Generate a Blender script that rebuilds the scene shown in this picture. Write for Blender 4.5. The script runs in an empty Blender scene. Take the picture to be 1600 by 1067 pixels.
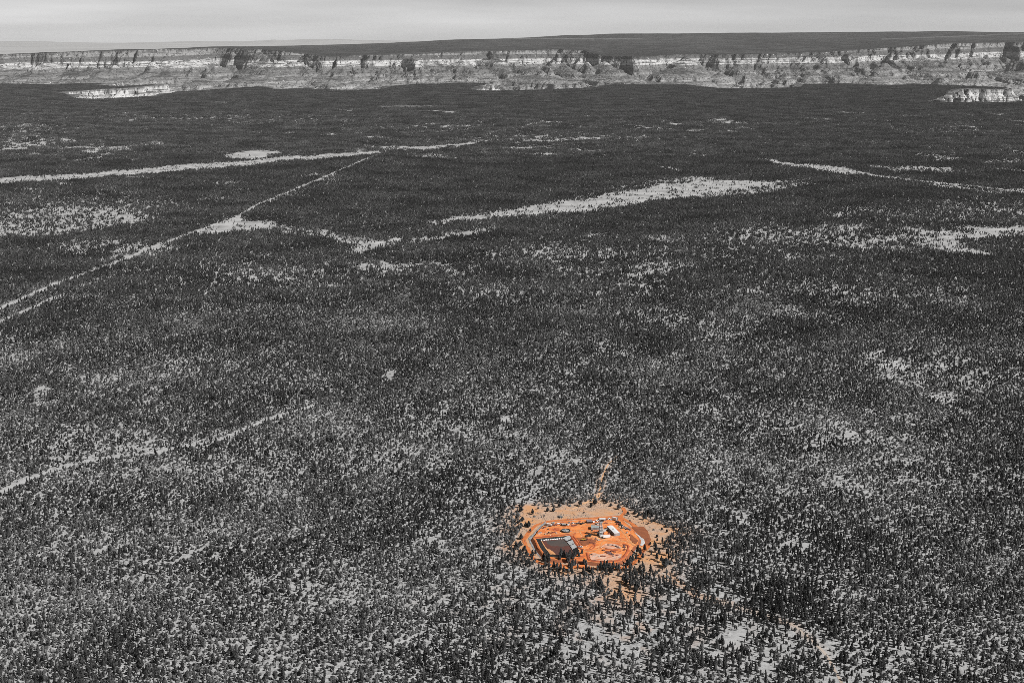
import bpy, bmesh, math, random
import numpy as np
from mathutils import Vector, Matrix
from mathutils.geometry import delaunay_2d_cdt

rng = np.random.default_rng(11)
random.seed(5)
S = bpy.context.scene
COL = S.collection

# ------------------------------------------------------------------ camera
H = 800.0
FPX = 2200.0
HORIZON = 50.0
PITCH = math.atan((533.5 - HORIZON) / FPX)
cam_d = bpy.data.cameras.new("camera")
cam_d.sensor_width = 36.0
cam_d.lens = 36.0 * FPX / 1600.0
cam_d.clip_start = 5.0
cam_d.clip_end = 600000.0
cam = bpy.data.objects.new("camera", cam_d)
cam.location = (0, 0, H)
cam.rotation_euler = (math.pi / 2 - PITCH, 0, 0)
COL.objects.link(cam)
S.camera = cam

# ------------------------------------------------------------------ light
SUN_EL = math.radians(42)
SUN_AZ = math.atan2(1.0, -0.62)             # to the right and slightly behind the camera
sunv = Vector((math.sin(SUN_AZ) * math.cos(SUN_EL), math.cos(SUN_AZ) * math.cos(SUN_EL), math.sin(SUN_EL)))
W = bpy.data.worlds.new("World")
S.world = W
W.use_nodes = True
nt = W.node_tree
nt.nodes.clear()
sky = nt.nodes.new("ShaderNodeTexSky")
sky.sky_type = 'NISHITA'
sky.sun_disc = False
sky.sun_elevation = SUN_EL
sky.sun_rotation = SUN_AZ
sky.altitude = 2800
sky.air_density = 0.6
sky.dust_density = 0.5
bwn = nt.nodes.new("ShaderNodeRGBToBW")
tc = nt.nodes.new("ShaderNodeTexCoord")
mp = nt.nodes.new("ShaderNodeMapping")
mp.inputs['Scale'].default_value = (5, 5, 60)
cn = nt.nodes.new("ShaderNodeTexNoise")
cn.inputs['Scale'].default_value = 1.0
cn.inputs['Detail'].default_value = 4
cr = nt.nodes.new("ShaderNodeMapRange")
cr.inputs['From Min'].default_value = 0.35
cr.inputs['From Max'].default_value = 0.72
cr.inputs['To Min'].default_value = 0.86
cr.inputs['To Max'].default_value = 1.12
mm = nt.nodes.new("ShaderNodeMath")
mm.operation = 'MULTIPLY'
bg = nt.nodes.new("ShaderNodeBackground")
bg.inputs['Strength'].default_value = 0.090
wo = nt.nodes.new("ShaderNodeOutputWorld")
L = nt.links.new
L(sky.outputs[0], bwn.inputs[0])
L(tc.outputs['Generated'], mp.inputs[0])
L(mp.outputs[0], cn.inputs['Vector'])
L(cn.outputs[0], cr.inputs[0])
L(bwn.outputs[0], mm.inputs[0])
L(cr.outputs[0], mm.inputs[1])
L(mm.outputs[0], bg.inputs['Color'])
L(bg.outputs[0], wo.inputs[0])

sun_d = bpy.data.lights.new("sun", 'SUN')
sun_d.energy = 5.0
sun_d.angle = math.radians(0.5)
sun_d.color = (1.0, 0.985, 0.965)
sun = bpy.data.objects.new("sun", sun_d)
sun.rotation_euler = (-sunv).to_track_quat('-Z', 'Y').to_euler()
COL.objects.link(sun)

S.view_settings.view_transform = 'Standard'
S.view_settings.look = 'None'
S.view_settings.exposure = 0.0
S.view_settings.gamma = 1.0
S.view_settings.use_curve_mapping = False
S.cycles.use_denoising = False
S.cycles.max_bounces = 3
S.cycles.diffuse_bounces = 1
S.cycles.glossy_bounces = 1
S.cycles.transmission_bounces = 1
S.cycles.volume_bounces = 0
S.cycles.transparent_max_bounces = 4
S.cycles.pixel_filter_type = 'BLACKMAN_HARRIS'
S.cycles.filter_width = 0.7

# ------------------------------------------------------------------ geometry of the view: pixel <-> ground
CP, SP = math.cos(PITCH), math.sin(PITCH)


def G(px, py, z=0.0):
    a = (np.asarray(px, float) - 800.0) / FPX
    b = (533.5 - np.asarray(py, float)) / FPX
    dy = CP + b * SP
    dz = -SP + b * CP
    t = (z - H) / dz
    return a * t, dy * t


def GP(px, py, z=0.0):
    x, y = G(px, py, z)
    return Vector((float(x), float(y), z))


def proj(x, y, z=0.0):
    d = y * CP - (z - H) * SP
    u = y * SP + (z - H) * CP
    return 800.0 + FPX * x / d, 533.5 - FPX * u / d


def A1(p):      # close-up drawing of the mine -> photograph pixel
    return 790 + p[0] / 5.714, 770 + p[1] / 5.714


def A2(p):
    return 820 + p[0] / 10.67, 795 + p[1] / 10.67


def A3(p):
    return 900 + p[0] / 10.67, 795 + p[1] / 10.67


# ------------------------------------------------------------------ noise
def _hash(ix, iy, seed):
    n = (ix.astype(np.int64) * 374761393 + iy.astype(np.int64) * 668265263 + seed * 974711) & 0x7fffffff
    n = ((n ^ (n >> 13)) * 1274126177) & 0x7fffffff
    return ((n ^ (n >> 16)) & 0xffff) / 65535.0


def vnoise(x, y, seed=0):
    x = np.asarray(x, float)
    y = np.asarray(y, float)
    ix, iy = np.floor(x), np.floor(y)
    fx, fy = x - ix, y - iy
    fx = fx * fx * fx * (fx * (fx * 6 - 15) + 10)
    fy = fy * fy * fy * (fy * (fy * 6 - 15) + 10)
    ix = ix.astype(np.int64)
    iy = iy.astype(np.int64)
    a = _hash(ix, iy, seed)
    b = _hash(ix + 1, iy, seed)
    c = _hash(ix, iy + 1, seed)
    d = _hash(ix + 1, iy + 1, seed)
    return (a + (b - a) * fx) * (1 - fy) + (c + (d - c) * fx) * fy


def fbm(x, y, octv=4, seed=0, gain=0.5):
    s, a, t = 0.0, 1.0, 0.0
    for i in range(octv):
        s = s + a * vnoise(x, y, seed + i * 17)
        t += a
        x = np.asarray(x) * 2.03 + 13.7
        y = np.asarray(y) * 2.03 + 7.1
        a *= gain
    return s / t


def ridged(x, y, octv=4, seed=0, gain=0.5):
    s, a, t = 0.0, 1.0, 0.0
    for i in range(octv):
        s = s + a * (1 - np.abs(2 * vnoise(x, y, seed + i * 31) - 1))
        t += a
        x = np.asarray(x) * 2.1 + 3.7
        y = np.asarray(y) * 2.1 + 9.1
        a *= gain
    return s / t


def inpoly(px, py, poly):
    px = np.asarray(px, float)
    py = np.asarray(py, float)
    r = np.zeros(px.shape, bool)
    n = len(poly)
    for i in range(n):
        x0, y0 = poly[i]
        x1, y1 = poly[(i + 1) % n]
        if y0 == y1:
            continue
        c = ((y0 > py) != (y1 > py)) & (px < (x1 - x0) * (py - y0) / (y1 - y0) + x0)
        r ^= c
    return r


def dist_line(x, y, pts, closed=False):
    d = np.full(np.shape(x), 1e12)
    n = len(pts)
    for i in range(n if closed else n - 1):
        ax, ay = pts[i]
        bx, by = pts[(i + 1) % n]
        ex, ey = bx - ax, by - ay
        l2 = ex * ex + ey * ey + 1e-9
        t = np.clip(((x - ax) * ex + (y - ay) * ey) / l2, 0, 1)
        d = np.minimum(d, (x - ax - t * ex) ** 2 + (y - ay - t * ey) ** 2)
    return np.sqrt(d)


def sstep(a, b, v):
    t = np.clip((v - a) / (b - a), 0, 1)
    return t * t * (3 - 2 * t)


# ------------------------------------------------------------------ materials
def new_mat(name):
    m = bpy.data.materials.new(name)
    m.use_nodes = True
    t = m.node_tree
    b = t.nodes["Principled BSDF"]
    b.inputs['Specular IOR Level'].default_value = 0.15
    b.inputs['Roughness'].default_value = 0.9
    return m, t, b


def N(t, typ, **kw):
    n = t.nodes.new(typ)
    for k, v in kw.items():
        setattr(n, k, v)
    return n


def noise_mix(t, c0, c1, scale, detail=4, lo=0.35, hi=0.65, coord='Object', stretch=(1, 1, 1)):
    tcn = N(t, "ShaderNodeTexCoord")
    mpn = N(t, "ShaderNodeMapping")
    mpn.inputs['Scale'].default_value = stretch
    nz = N(t, "ShaderNodeTexNoise")
    nz.inputs['Scale'].default_value = scale
    nz.inputs['Detail'].default_value = detail
    nz.inputs['Roughness'].default_value = 0.62
    mr = N(t, "ShaderNodeMapRange")
    mr.inputs['From Min'].default_value = lo
    mr.inputs['From Max'].default_value = hi
    mx = N(t, "ShaderNodeMix", data_type='RGBA')
    t.links.new(tcn.outputs[coord], mpn.inputs[0])
    t.links.new(mpn.outputs[0], nz.inputs['Vector'])
    t.links.new(nz.outputs[0], mr.inputs[0])
    t.links.new(mr.outputs[0], mx.inputs['Factor'])
    for s, c in ((mx.inputs[6], c0), (mx.inputs[7], c1)):
        if hasattr(c, 'links') or isinstance(c, bpy.types.NodeSocket):
            t.links.new(c, s)
        else:
            s.default_value = (*c, 1)
    return mx.outputs[2], nz.outputs[0]


def g3(v):
    return (v, v, v)


def simple(name, c0, c1, scale=0.4, rough=0.85, bump=0.0, stretch=(1, 1, 1), lo=0.35, hi=0.65, metal=0.0):
    m, t, b = new_mat(name)
    c, f = noise_mix(t, c0, c1, scale, lo=lo, hi=hi, stretch=stretch)
    t.links.new(c, b.inputs['Base Color'])
    b.inputs['Roughness'].default_value = rough
    b.inputs['Metallic'].default_value = metal
    if bump:
        bp = N(t, "ShaderNodeBump")
        bp.inputs['Strength'].default_value = 0.6
        bp.inputs['Distance'].default_value = bump
        t.links.new(f, bp.inputs['Height'])
        t.links.new(bp.outputs[0], b.inputs['Normal'])
    return m


M = {}


def foliage(name, lo, hi, sc=0.55):
    m, t, b = new_mat(name)
    oi = N(t, "ShaderNodeObjectInfo")
    c, f = noise_mix(t, g3(lo), g3(hi), sc, detail=2)
    mr = N(t, "ShaderNodeMapRange")
    mr.inputs['To Min'].default_value = 0.55
    mr.inputs['To Max'].default_value = 1.6
    t.links.new(oi.outputs['Random'], mr.inputs[0])
    mx = N(t, "ShaderNodeMix", data_type='RGBA', blend_type='MULTIPLY')
    mx.inputs['Factor'].default_value = 1
    t.links.new(c, mx.inputs[6])
    t.links.new(mr.outputs[0], mx.inputs[7])
    nl = N(t, "ShaderNodeTexNoise")            # whole stands differ in tone
    nl.inputs['Scale'].default_value = 0.0035
    nl.inputs['Detail'].default_value = 4
    t.links.new(oi.outputs['Location'], nl.inputs['Vector'])
    ml = N(t, "ShaderNodeMapRange")
    ml.inputs['From Min'].default_value = 0.35
    ml.inputs['From Max'].default_value = 0.65
    ml.inputs['To Min'].default_value = 0.6
    ml.inputs['To Max'].default_value = 1.55
    t.links.new(nl.outputs[0], ml.inputs[0])
    my = N(t, "ShaderNodeMix", data_type='RGBA', blend_type='MULTIPLY')
    my.inputs['Factor'].default_value = 1
    t.links.new(mx.outputs[2], my.inputs[6])
    t.links.new(ml.outputs[0], my.inputs[7])
    t.links.new(my.outputs[2], b.inputs['Base Color'])
    b.inputs['Roughness'].default_value = 0.8
    return m


M['pine'] = foliage("pine_needles", 0.022, 0.064)
M['juniper'] = foliage("juniper_foliage", 0.05, 0.14)
M['farpine'] = foliage("distant_foliage", 0.014, 0.078, 0.10)
M['bark'] = simple("bark", g3(0.05), g3(0.12), 1.5)

# ground: pale grey soil and dry grass, tan/orange round the mine
m, t, b = new_mat("plateau_soil")
at_o = N(t, "ShaderNodeAttribute", attribute_name="open")
at_t = N(t, "ShaderNodeAttribute", attribute_name="tan")
soil, f1 = noise_mix(t, g3(0.28), g3(0.56), 0.11, detail=6)
soil2, f2 = noise_mix(t, soil, g3(0.14), 0.45, detail=4, lo=0.52, hi=0.70)
grass, f3 = noise_mix(t, g3(0.26), g3(0.50), 0.012, detail=9, lo=.32, hi=.60)
mx = N(t, "ShaderNodeMix", data_type='RGBA')
t.links.new(at_o.outputs['Fac'], mx.inputs['Factor'])
t.links.new(soil2, mx.inputs[6])
t.links.new(grass, mx.inputs[7])
tan1, f4 = noise_mix(t, (0.62, 0.43, 0.31), (0.46, 0.31, 0.22), 0.12, detail=6)
tan2, f5 = noise_mix(t, tan1, (0.13, 0.10, 0.085), 0.42, detail=4, lo=0.53, hi=0.66)
tan3, f6 = noise_mix(t, tan2, (0.66, 0.33, 0.15), 0.02, detail=5, lo=0.47, hi=0.66)
mx2 = N(t, "ShaderNodeMix", data_type='RGBA')
t.links.new(at_t.outputs['Fac'], mx2.inputs['Factor'])
t.links.new(mx.outputs[2], mx2.inputs[6])
t.links.new(tan3, mx2.inputs[7])
t.links.new(mx2.outputs[2], b.inputs['Base Color'])
bp = N(t, "ShaderNodeBump")
bp.inputs['Strength'].default_value = 0.5
bp.inputs['Distance'].default_value = 0.5
t.links.new(f2, bp.inputs['Height'])
t.links.new(bp.outputs[0], b.inputs['Normal'])
M['ground'] = m

ORA, ORB = (0.86, 0.31, 0.095), (0.70, 0.185, 0.05)
m, t, b = new_mat("orange_mine_dirt")
o1, f1 = noise_mix(t, ORA, ORB, 0.05, detail=7, stretch=(0.6, 1.3, 1))
o2, f2 = noise_mix(t, o1, (0.42, 0.09, 0.04), 0.04, detail=5, lo=0.55, hi=0.68)
o3, f3 = noise_mix(t, o2, (0.85, 0.46, 0.22), 0.06, detail=6, lo=0.54, hi=0.70, stretch=(0.8, 1.1, 1))
o4, f4 = noise_mix(t, o3, (0.36, 0.085, 0.045), 0.20, detail=5, lo=0.57, hi=0.68, stretch=(.8, 1, 1))
o5, f5 = noise_mix(t, o4, (0.86, 0.58, 0.40), 0.30, detail=4, lo=0.60, hi=0.70)
t.links.new(o5, b.inputs['Base Color'])
bp = N(t, "ShaderNodeBump")
bp.inputs['Distance'].default_value = 0.6
bp.inputs['Strength'].default_value = 0.6
t.links.new(f3, bp.inputs['Height'])
t.links.new(bp.outputs[0], b.inputs['Normal'])
M['orange'] = m
M['redbank'] = simple("red_bank_dirt", (0.50, 0.125, 0.05), (0.32, 0.085, 0.045), 0.12, bump=0.4)
M['brownslope'] = simple("brown_bare_soil", (0.36, 0.125, 0.055), (0.24, 0.085, 0.045), 0.10, bump=0.3)
M['roadorange'] = simple("orange_dirt_track", (0.68, 0.22, 0.07), (0.55, 0.16, 0.055), 0.15)
M['roadtan'] = simple("pale_dirt_track", (0.76, 0.47, 0.27), (0.68, 0.38, 0.20), 0.15)
M['roadpale'] = simple("pale_sandy_track", (0.52, 0.46, 0.41), (0.46, 0.36, 0.29), 0.02)
M['roadgrey'] = simple("pale_grey_track", g3(0.42), g3(0.52), 0.05)
M['riprap'] = simple("grey_riprap", g3(0.16), g3(0.46), 0.55, bump=0.6)
M['liner'] = simple("black_pond_liner", g3(0.012), g3(0.035), 0.3, rough=0.5)
M['slab'] = simple("pale_grey_liner_sheet", g3(0.42), g3(0.62), 0.25)
M['mud'] = simple("brown_pond_water", (0.10, 0.052, 0.046), (0.17, 0.058, 0.042), 0.035, rough=0.35)
M['greywater'] = simple("grey_pond_water", (0.085, 0.08, 0.075), (0.12, 0.085, 0.075), 0.05, rough=0.3)
M['sand'] = simple("pale_orange_sand", (0.70, 0.37, 0.18), (0.62, 0.27, 0.11), 0.15)
M['pinkrock'] = simple("pinkish_crushed_rock", (0.75, 0.50, 0.38), (0.60, 0.22, 0.11), 0.14, bump=0.5)
M['palerock'] = simple("pale_broken_rock", (0.70, 0.60, 0.52), (0.38, 0.28, 0.24), 0.5, bump=0.3)
M['redrock'] = simple("red_broken_rock", (0.34, 0.11, 0.07), (0.20, 0.08, 0.06), 0.4, bump=0.3)
M['purplerock'] = simple("purplish_broken_rock", (0.22, 0.13, 0.13), (0.13, 0.08, 0.08), 0.4, bump=0.3)
M['white'] = simple("white_sheet_metal", g3(0.74), g3(0.80), 0.3, rough=0.5)
M['wallgrey'] = simple("grey_sheet_metal", g3(0.30), g3(0.38), 0.3, rough=0.5)
M['steel'] = simple("grey_galvanised_steel", g3(0.34), g3(0.46), 0.4, rough=0.5)
M['roofgrey'] = simple("blue_grey_roofing", (0.26, 0.30, 0.30), (0.34, 0.38, 0.38), 0.3, rough=0.5)
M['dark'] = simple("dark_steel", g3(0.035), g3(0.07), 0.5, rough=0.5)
M['glass'] = simple("dark_glass", g3(0.02), g3(0.03), 0.5, rough=0.15)
M['rubber'] = simple("black_rubber", g3(0.018), g3(0.03), 0.5)
M['yellow'] = simple("yellow_machine_paint", (0.62, 0.40, 0.08), (0.55, 0.33, 0.06), 0.5, rough=0.5)
M['tankwater'] = simple("pale_grey_tank_water", g3(0.30), g3(0.46), 0.12, rough=0.4)
M['purplepipe'] = simple("purple_grey_pipe", (0.22, 0.18, 0.20), (0.30, 0.25, 0.26), 0.5)
M['plain'] = simple("hazed_desert_land", g3(0.38), g3(0.47), 0.00012, stretch=(1, 2, 1))  # land colour lightened to carry the fading of distant haze


# canyon rock: colour follows the rock layers (depth below the rim) and the scrub on gentle slopes
m, t, b = new_mat("canyon_strata")
at_s = N(t, "ShaderNodeAttribute", attribute_name="strat")
at_v = N(t, "ShaderNodeAttribute", attribute_name="veg")
ramp = N(t, "ShaderNodeValToRGB")
els = ramp.color_ramp.elements
stops = [(0.0, .26), (.07, .30), (.085, .10), (.155, .12), (.165, .46), (.255, .44), (.265, .19), (.36, .14), (.40, .25),
         (.44, .16), (.48, .30), (.52, .18), (.57, .32), (.61, .20), (.62, .32), (.74, .37), (.76, .42), (1.0, .40)]
els[0].position, els[0].color = stops[0][0], (*g3(stops[0][1]), 1)
els[1].position, els[1].color = stops[1][0], (*g3(stops[1][1]), 1)
for p_, v_ in stops[2:]:
    e = els.new(p_)
    e.color = (*g3(v_ * 1.2), 1)
t.links.new(at_s.outputs['Fac'], ramp.inputs[0])
ldg, fl = noise_mix(t, ramp.outputs[0], g3(0.09), 0.05, detail=3, lo=0.50, hi=0.66, stretch=(.02, .02, 1))
stn, fs = noise_mix(t, ldg, g3(0.12), 0.006, detail=6, lo=0.52, hi=0.68, stretch=(1, .5, 0.35))
stn, fs2 = noise_mix(t, stn, g3(0.06), 0.022, detail=6, lo=0.54, hi=0.63, stretch=(1, .6, .8))
stn, fs3 = noise_mix(t, stn, g3(0.62), 0.03, detail=5, lo=0.62, hi=0.70, stretch=(1, .6, .6))
vg, fv = noise_mix(t, g3(0.030), g3(0.055), 0.01, detail=5)
mx = N(t, "ShaderNodeMix", data_type='RGBA')
t.links.new(at_v.outputs['Fac'], mx.inputs['Factor'])
t.links.new(stn, mx.inputs[6])
t.links.new(vg, mx.inputs[7])
t.links.new(mx.outputs[2], b.inputs['Base Color'])
bp = N(t, "ShaderNodeBump")
bp.inputs['Distance'].default_value = 70.0
bp.inputs['Strength'].default_value = 0.8
nzb = N(t, "ShaderNodeTexNoise")
nzb.inputs['Scale'].default_value = 0.016
nzb.inputs['Detail'].default_value = 5
tcb = N(t, "ShaderNodeTexCoord")
t.links.new(tcb.outputs['Object'], nzb.inputs['Vector'])
t.links.new(nzb.outputs[0], bp.inputs['Height'])
t.links.new(bp.outputs[0], b.inputs['Normal'])
M['canyon'] = m


# ------------------------------------------------------------------ object helpers
def tag(o, label=None, cat=None, group=None, kind=None):
    if label:
        o["label"] = label
    if cat:
        o["category"] = cat
    if group:
        o["group"] = group
    if kind:
        o["kind"] = kind
    return o


def link(name, mesh, mat=None, parent=None):
    o = bpy.data.objects.new(name, mesh)
    COL.objects.link(o)
    if mat is not None and not mesh.materials:
        mesh.materials.append(mat)
    if parent is not None:
        o.parent = parent
    return o


def empty(name, loc, rz=0.0):
    o = bpy.data.objects.new(name, None)
    o.location = loc
    o.rotation_euler = (0, 0, rz)
    COL.objects.link(o)
    return o


def np_mesh(name, co, quads, attrs=None, smooth=False):
    me = bpy.data.meshes.new(name)
    nv, nf = len(co), len(quads)
    k = quads.shape[1]
    me.vertices.add(nv)
    me.vertices.foreach_set("co", np.ascontiguousarray(co, dtype=np.float32).ravel())
    me.loops.add(nf * k)
    me.loops.foreach_set("vertex_index", np.ascontiguousarray(quads, dtype=np.int32).ravel())
    me.polygons.add(nf)
    me.polygons.foreach_set("loop_start", np.arange(0, nf * k, k, dtype=np.int32))
    me.polygons.foreach_set("loop_total", np.full(nf, k, dtype=np.int32))
    if smooth:
        me.polygons.foreach_set("use_smooth", np.ones(nf, bool))
    me.update(calc_edges=True)
    for n_, v_ in (attrs or {}).items():
        a = me.attributes.new(n_, 'FLOAT', 'POINT')
        a.data.foreach_set("value", np.ascontiguousarray(v_, dtype=np.float32).ravel())
    return me


def grid_quads(nr, nc):
    i = np.arange(nr * nc).reshape(nr, nc)
    return np.stack([i[:-1, :-1], i[:-1, 1:], i[1:, 1:], i[1:, :-1]], -1).reshape(-1, 4)


class MB:
    """collects shapes for one mesh"""

    def __init__(self):
        self.v, self.f = [], []

    def add(self, vs, fs):
        o = len(self.v)
        self.v += [tuple(p) for p in vs]
        self.f += [tuple(o + i for i in f) for f in fs]
        return self

    def box(self, x0, x1, y0, y1, z0, z1):
        vs = [(x, y, z) for z in (z0, z1) for x, y in ((x0, y0), (x1, y0), (x1, y1), (x0, y1))]
        return self.add(vs, [(3, 2, 1, 0), (4, 5, 6, 7), (0, 1, 5, 4), (1, 2, 6, 5), (2, 3, 7, 6), (3, 0, 4, 7)])

    def tube(self, a, b, r0, r1=None, n=6):
        a, b = Vector(a), Vector(b)
        r1 = r0 if r1 is None else r1
        d = (b - a).normalized()
        u = d.orthogonal().normalized()
        w = d.cross(u)
        vs = []
        for c, r in ((a, r0), (b, r1)):
            for i in range(n):
                q = 2 * math.pi * i / n
                vs.append(c + (u * math.cos(q) + w * math.sin(q)) * r)
        fs = [(i, (i + 1) % n, n + (i + 1) % n, n + i) for i in range(n)]
        fs += [tuple(range(n - 1, -1, -1)), tuple(range(n, 2 * n))]
        return self.add(vs, fs)

    def prism(self, prof, y0, y1):       # profile in xz swept along y
        n = len(prof)
        vs = [(x, y0, z) for x, z in prof] + [(x, y1, z) for x, z in prof]
        fs = [(i, (i + 1) % n, n + (i + 1) % n, n + i) for i in range(n)]
        fs += [tuple(range(n - 1, -1, -1)), tuple(range(n, 2 * n))]
        return self.add(vs, fs)

    def mesh(self, name):
        me = bpy.data.meshes.new(name)
        me.from_pydata(self.v, [], self.f)
        bm = bmesh.new()
        bm.from_mesh(me)
        bmesh.ops.recalc_face_normals(bm, faces=bm.faces)
        bm.to_mesh(me)
        bm.free()
        return me

    def build(self, name, mat, parent=None):
        return link(name, self.mesh(name), M[mat], parent)


def resample(pts, step, closed=True):
    out = []
    n = len(pts)
    for i in range(n if closed else n - 1):
        a = np.array(pts[i], float)
        b_ = np.array(pts[(i + 1) % n], float)
        k = max(1, int(np.hypot(*(b_ - a)) / step))
        for j in range(k):
            out.append(tuple(a + (b_ - a) * j / k))
    if not closed:
        out.append(tuple(pts[-1]))
    return out


def rough_poly(pts, step, amp, scale, seed):
    r = resample(pts, step)
    q = np.array(r)
    dx = (fbm(q[:, 0] / scale, q[:, 1] / scale, 3, seed) - 0.5) * 2 * amp
    dy = (fbm(q[:, 0] / scale + 50, q[:, 1] / scale, 3, seed + 5) - 0.5) * 2 * amp
    return [(x + a, y + b_) for (x, y), a, b_ in zip(r, dx, dy)]


def sheet(name, outer, zf, mat, holes=(), step=3.0, parent=None):
    """a triangulated piece of ground inside an outline; zf(x, y) gives its height"""
    loops = [outer] + list(holes)
    pts, edges = [], []
    for lp in loops:
        o = len(pts)
        pts += [Vector(p) for p in lp]
        edges += [(o + i, o + (i + 1) % len(lp)) for i in range(len(lp))]
    q = np.array(outer)
    x0, y0 = q.min(0)
    x1, y1 = q.max(0)
    gx, gy = np.meshgrid(np.arange(x0, x1, step), np.arange(y0, y1, step))
    gx = gx.ravel() + rng.uniform(-.3, .3, gx.size) * step
    gy = gy.ravel() + rng.uniform(-.3, .3, gy.size) * step
    k = inpoly(gx, gy, outer) & (dist_line(gx, gy, outer, True) > step * 0.4)
    for h_ in holes:
        k &= ~inpoly(gx, gy, h_) & (dist_line(gx, gy, h_, True) > step * 0.4)
    pts += [Vector((a, b_)) for a, b_ in zip(gx[k], gy[k])]
    v2, _, f2, _, _, _ = delaunay_2d_cdt(pts, edges, [], 0, 1e-4)
    v2 = np.array([tuple(v) for v in v2])
    f2 = np.array([tuple(f) for f in f2])
    c = v2[f2].mean(1)
    k = inpoly(c[:, 0], c[:, 1], outer)
    for h_ in holes:
        k &= ~inpoly(c[:, 0], c[:, 1], h_)
    f2 = f2[k]
    a = v2[f2]
    area = (a[:, 1, 0] - a[:, 0, 0]) * (a[:, 2, 1] - a[:, 0, 1]) - (a[:, 1, 1] - a[:, 0, 1]) * (a[:, 2, 0] - a[:, 0, 0])
    f2[area < 0] = f2[area < 0][:, ::-1]
    z = np.broadcast_to(np.asarray(zf(v2[:, 0], v2[:, 1]), float), (len(v2),))
    me = np_mesh(name, np.column_stack([v2, z]), f2)
    return link(name, me, M[mat], parent)


def loft(name, A, zA, B, zB, mat, parent=None, closed=True):
    n = len(A)
    co = [(x, y, zA) for x, y in A] + [(x, y, zB) for x, y in B]
    fs = [(i, (i + 1) % n, n + (i + 1) % n, n + i) for i in range(n if closed else n - 1)]
    me = bpy.data.meshes.new(name)
    me.from_pydata(co, [], fs)
    bm = bmesh.new()
    bm.from_mesh(me)
    bmesh.ops.recalc_face_normals(bm, faces=bm.faces)
    if sum(f.normal.z for f in bm.faces) < 0:
        bmesh.ops.reverse_faces(bm, faces=bm.faces)
    bm.to_mesh(me)
    bm.free()
    return link(name, me, M[mat], parent)


def offset_poly(pts, d):
    q = np.array(pts)
    area = 0.5 * np.sum(q[:, 0] * np.roll(q[:, 1], -1) - q[:, 1] * np.roll(q[:, 0], -1))
    s = 1.0 if area > 0 else -1.0
    t = np.roll(q, -1, 0) - np.roll(q, 1, 0)
    t /= np.linalg.norm(t, axis=1)[:, None] + 1e-9
    nrm = np.column_stack([t[:, 1], -t[:, 0]]) * s
    return [tuple(p) for p in q + nrm * d]


def strip(name, pts, widths, zf, mat, step=6.0, seed=1, prof=None):
    """a track or ditch along a line; prof = heights across it"""
    r = resample(pts, step, False)
    q = np.array(r)
    s = np.linspace(0, 1, len(q))
    w = np.interp(s, np.linspace(0, 1, len(widths)), widths)
    for _ in range(3):
        q[1:-1] = (q[:-2] + 2 * q[1:-1] + q[2:]) / 4
    tt = np.gradient(q, axis=0)
    tt /= np.linalg.norm(tt, axis=1)[:, None] + 1e-9
    nn = np.column_stack([-tt[:, 1], tt[:, 0]])
    prof = prof or [0, 0, 0]
    k = len(prof)
    rows = []
    for j in range(k):
        e = (j / (k - 1) - 0.5)
        wob = 1 + (0.5 * (vnoise(s * len(q) / 2.5, np.full(len(q), j * 3.3), seed) - 0.5) if j in (0, k - 1) else 0)
        p = q + nn * (w * e * wob)[:, None]
        rows.append(np.column_stack([p, zf(p[:, 0], p[:, 1]) + prof[j]]))
    co = np.stack(rows, 1).reshape(-1, 3)
    fq = grid_quads(len(q), k)
    me = np_mesh(name, co, fq[:, ::-1])
    o = link(name, me, M[mat])
    bm = bmesh.new()
    bm.from_mesh(me)
    if sum(f.normal.z for f in bm.faces) < 0:
        bmesh.ops.reverse_faces(bm, faces=bm.faces)
    bm.to_mesh(me)
    bm.free()
    return o


# ------------------------------------------------------------------ the lie of the land
MINE = GP(915, 850)


def zland(x, y):
    x = np.asarray(x, float)
    y = np.asarray(y, float)
    r = np.hypot(x - MINE.x, y - MINE.y)
    k = sstep(260, 900, r) * (1 - .75 * np.exp(-(((x + 1250) / 1500) ** 2 + ((y - 6000) / 2200) ** 2)))
    amp = 3 + np.clip(y / 1000.0, 0, 16) * 1.5
    return k * amp * ((fbm(x / 1900, y / 1500, 4, 3) - 0.5) * 2.0)


def px_poly(pts, z=0.0):
    return [tuple(float(c) for c in G(x, y, z)) for x, y in pts]


# south rim of the canyon (edge of the wooded plateau), traced and put on the ground
RIM_PX = [(-420, 134), (-120, 132), (0, 132), (80, 133), (160, 130), (186, 129), (158, 133.5), (190, 134.5), (245, 133), (257, 131.6),
          (250, 134), (180, 139), (115, 142), (90, 144), (112, 147), (130, 153.5), (145, 155), (200, 153), (235, 151), (250, 147),
          (270, 143.5), (300, 142), (330, 140), (370, 138), (400, 136), (425, 137), (440, 140), (480, 137.5), (500, 140), (530, 141),
          (560, 141), (590, 139), (605, 135), (650, 132), (690, 132), (720, 129), (745, 131), (772, 133), (750, 137.5), (745, 140),
          (760, 142), (800, 142), (870, 140), (915, 138), (950, 133), (1000, 133), (1050, 133), (1080, 133), (1110, 136.5), (1140, 138.5),
          (1200, 137.5), (1240, 136), (1248, 131), (1330, 130), (1345, 132), (1400, 134), (1422, 130.6), (1450, 132), (1500, 134.5),
          (1545, 135.5), (1586, 136.5), (1580, 139), (1550, 139.5), (1520, 139), (1497, 141), (1487, 150), (1472, 157), (1462, 160),
          (1500, 161), (1560, 160.5), (1600, 159.5), (1800, 158), (2050, 157)]
RIM = px_poly(RIM_PX)
RIMPOLY = RIM + [(16000, 1000), (-16000, 1000)]

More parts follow.
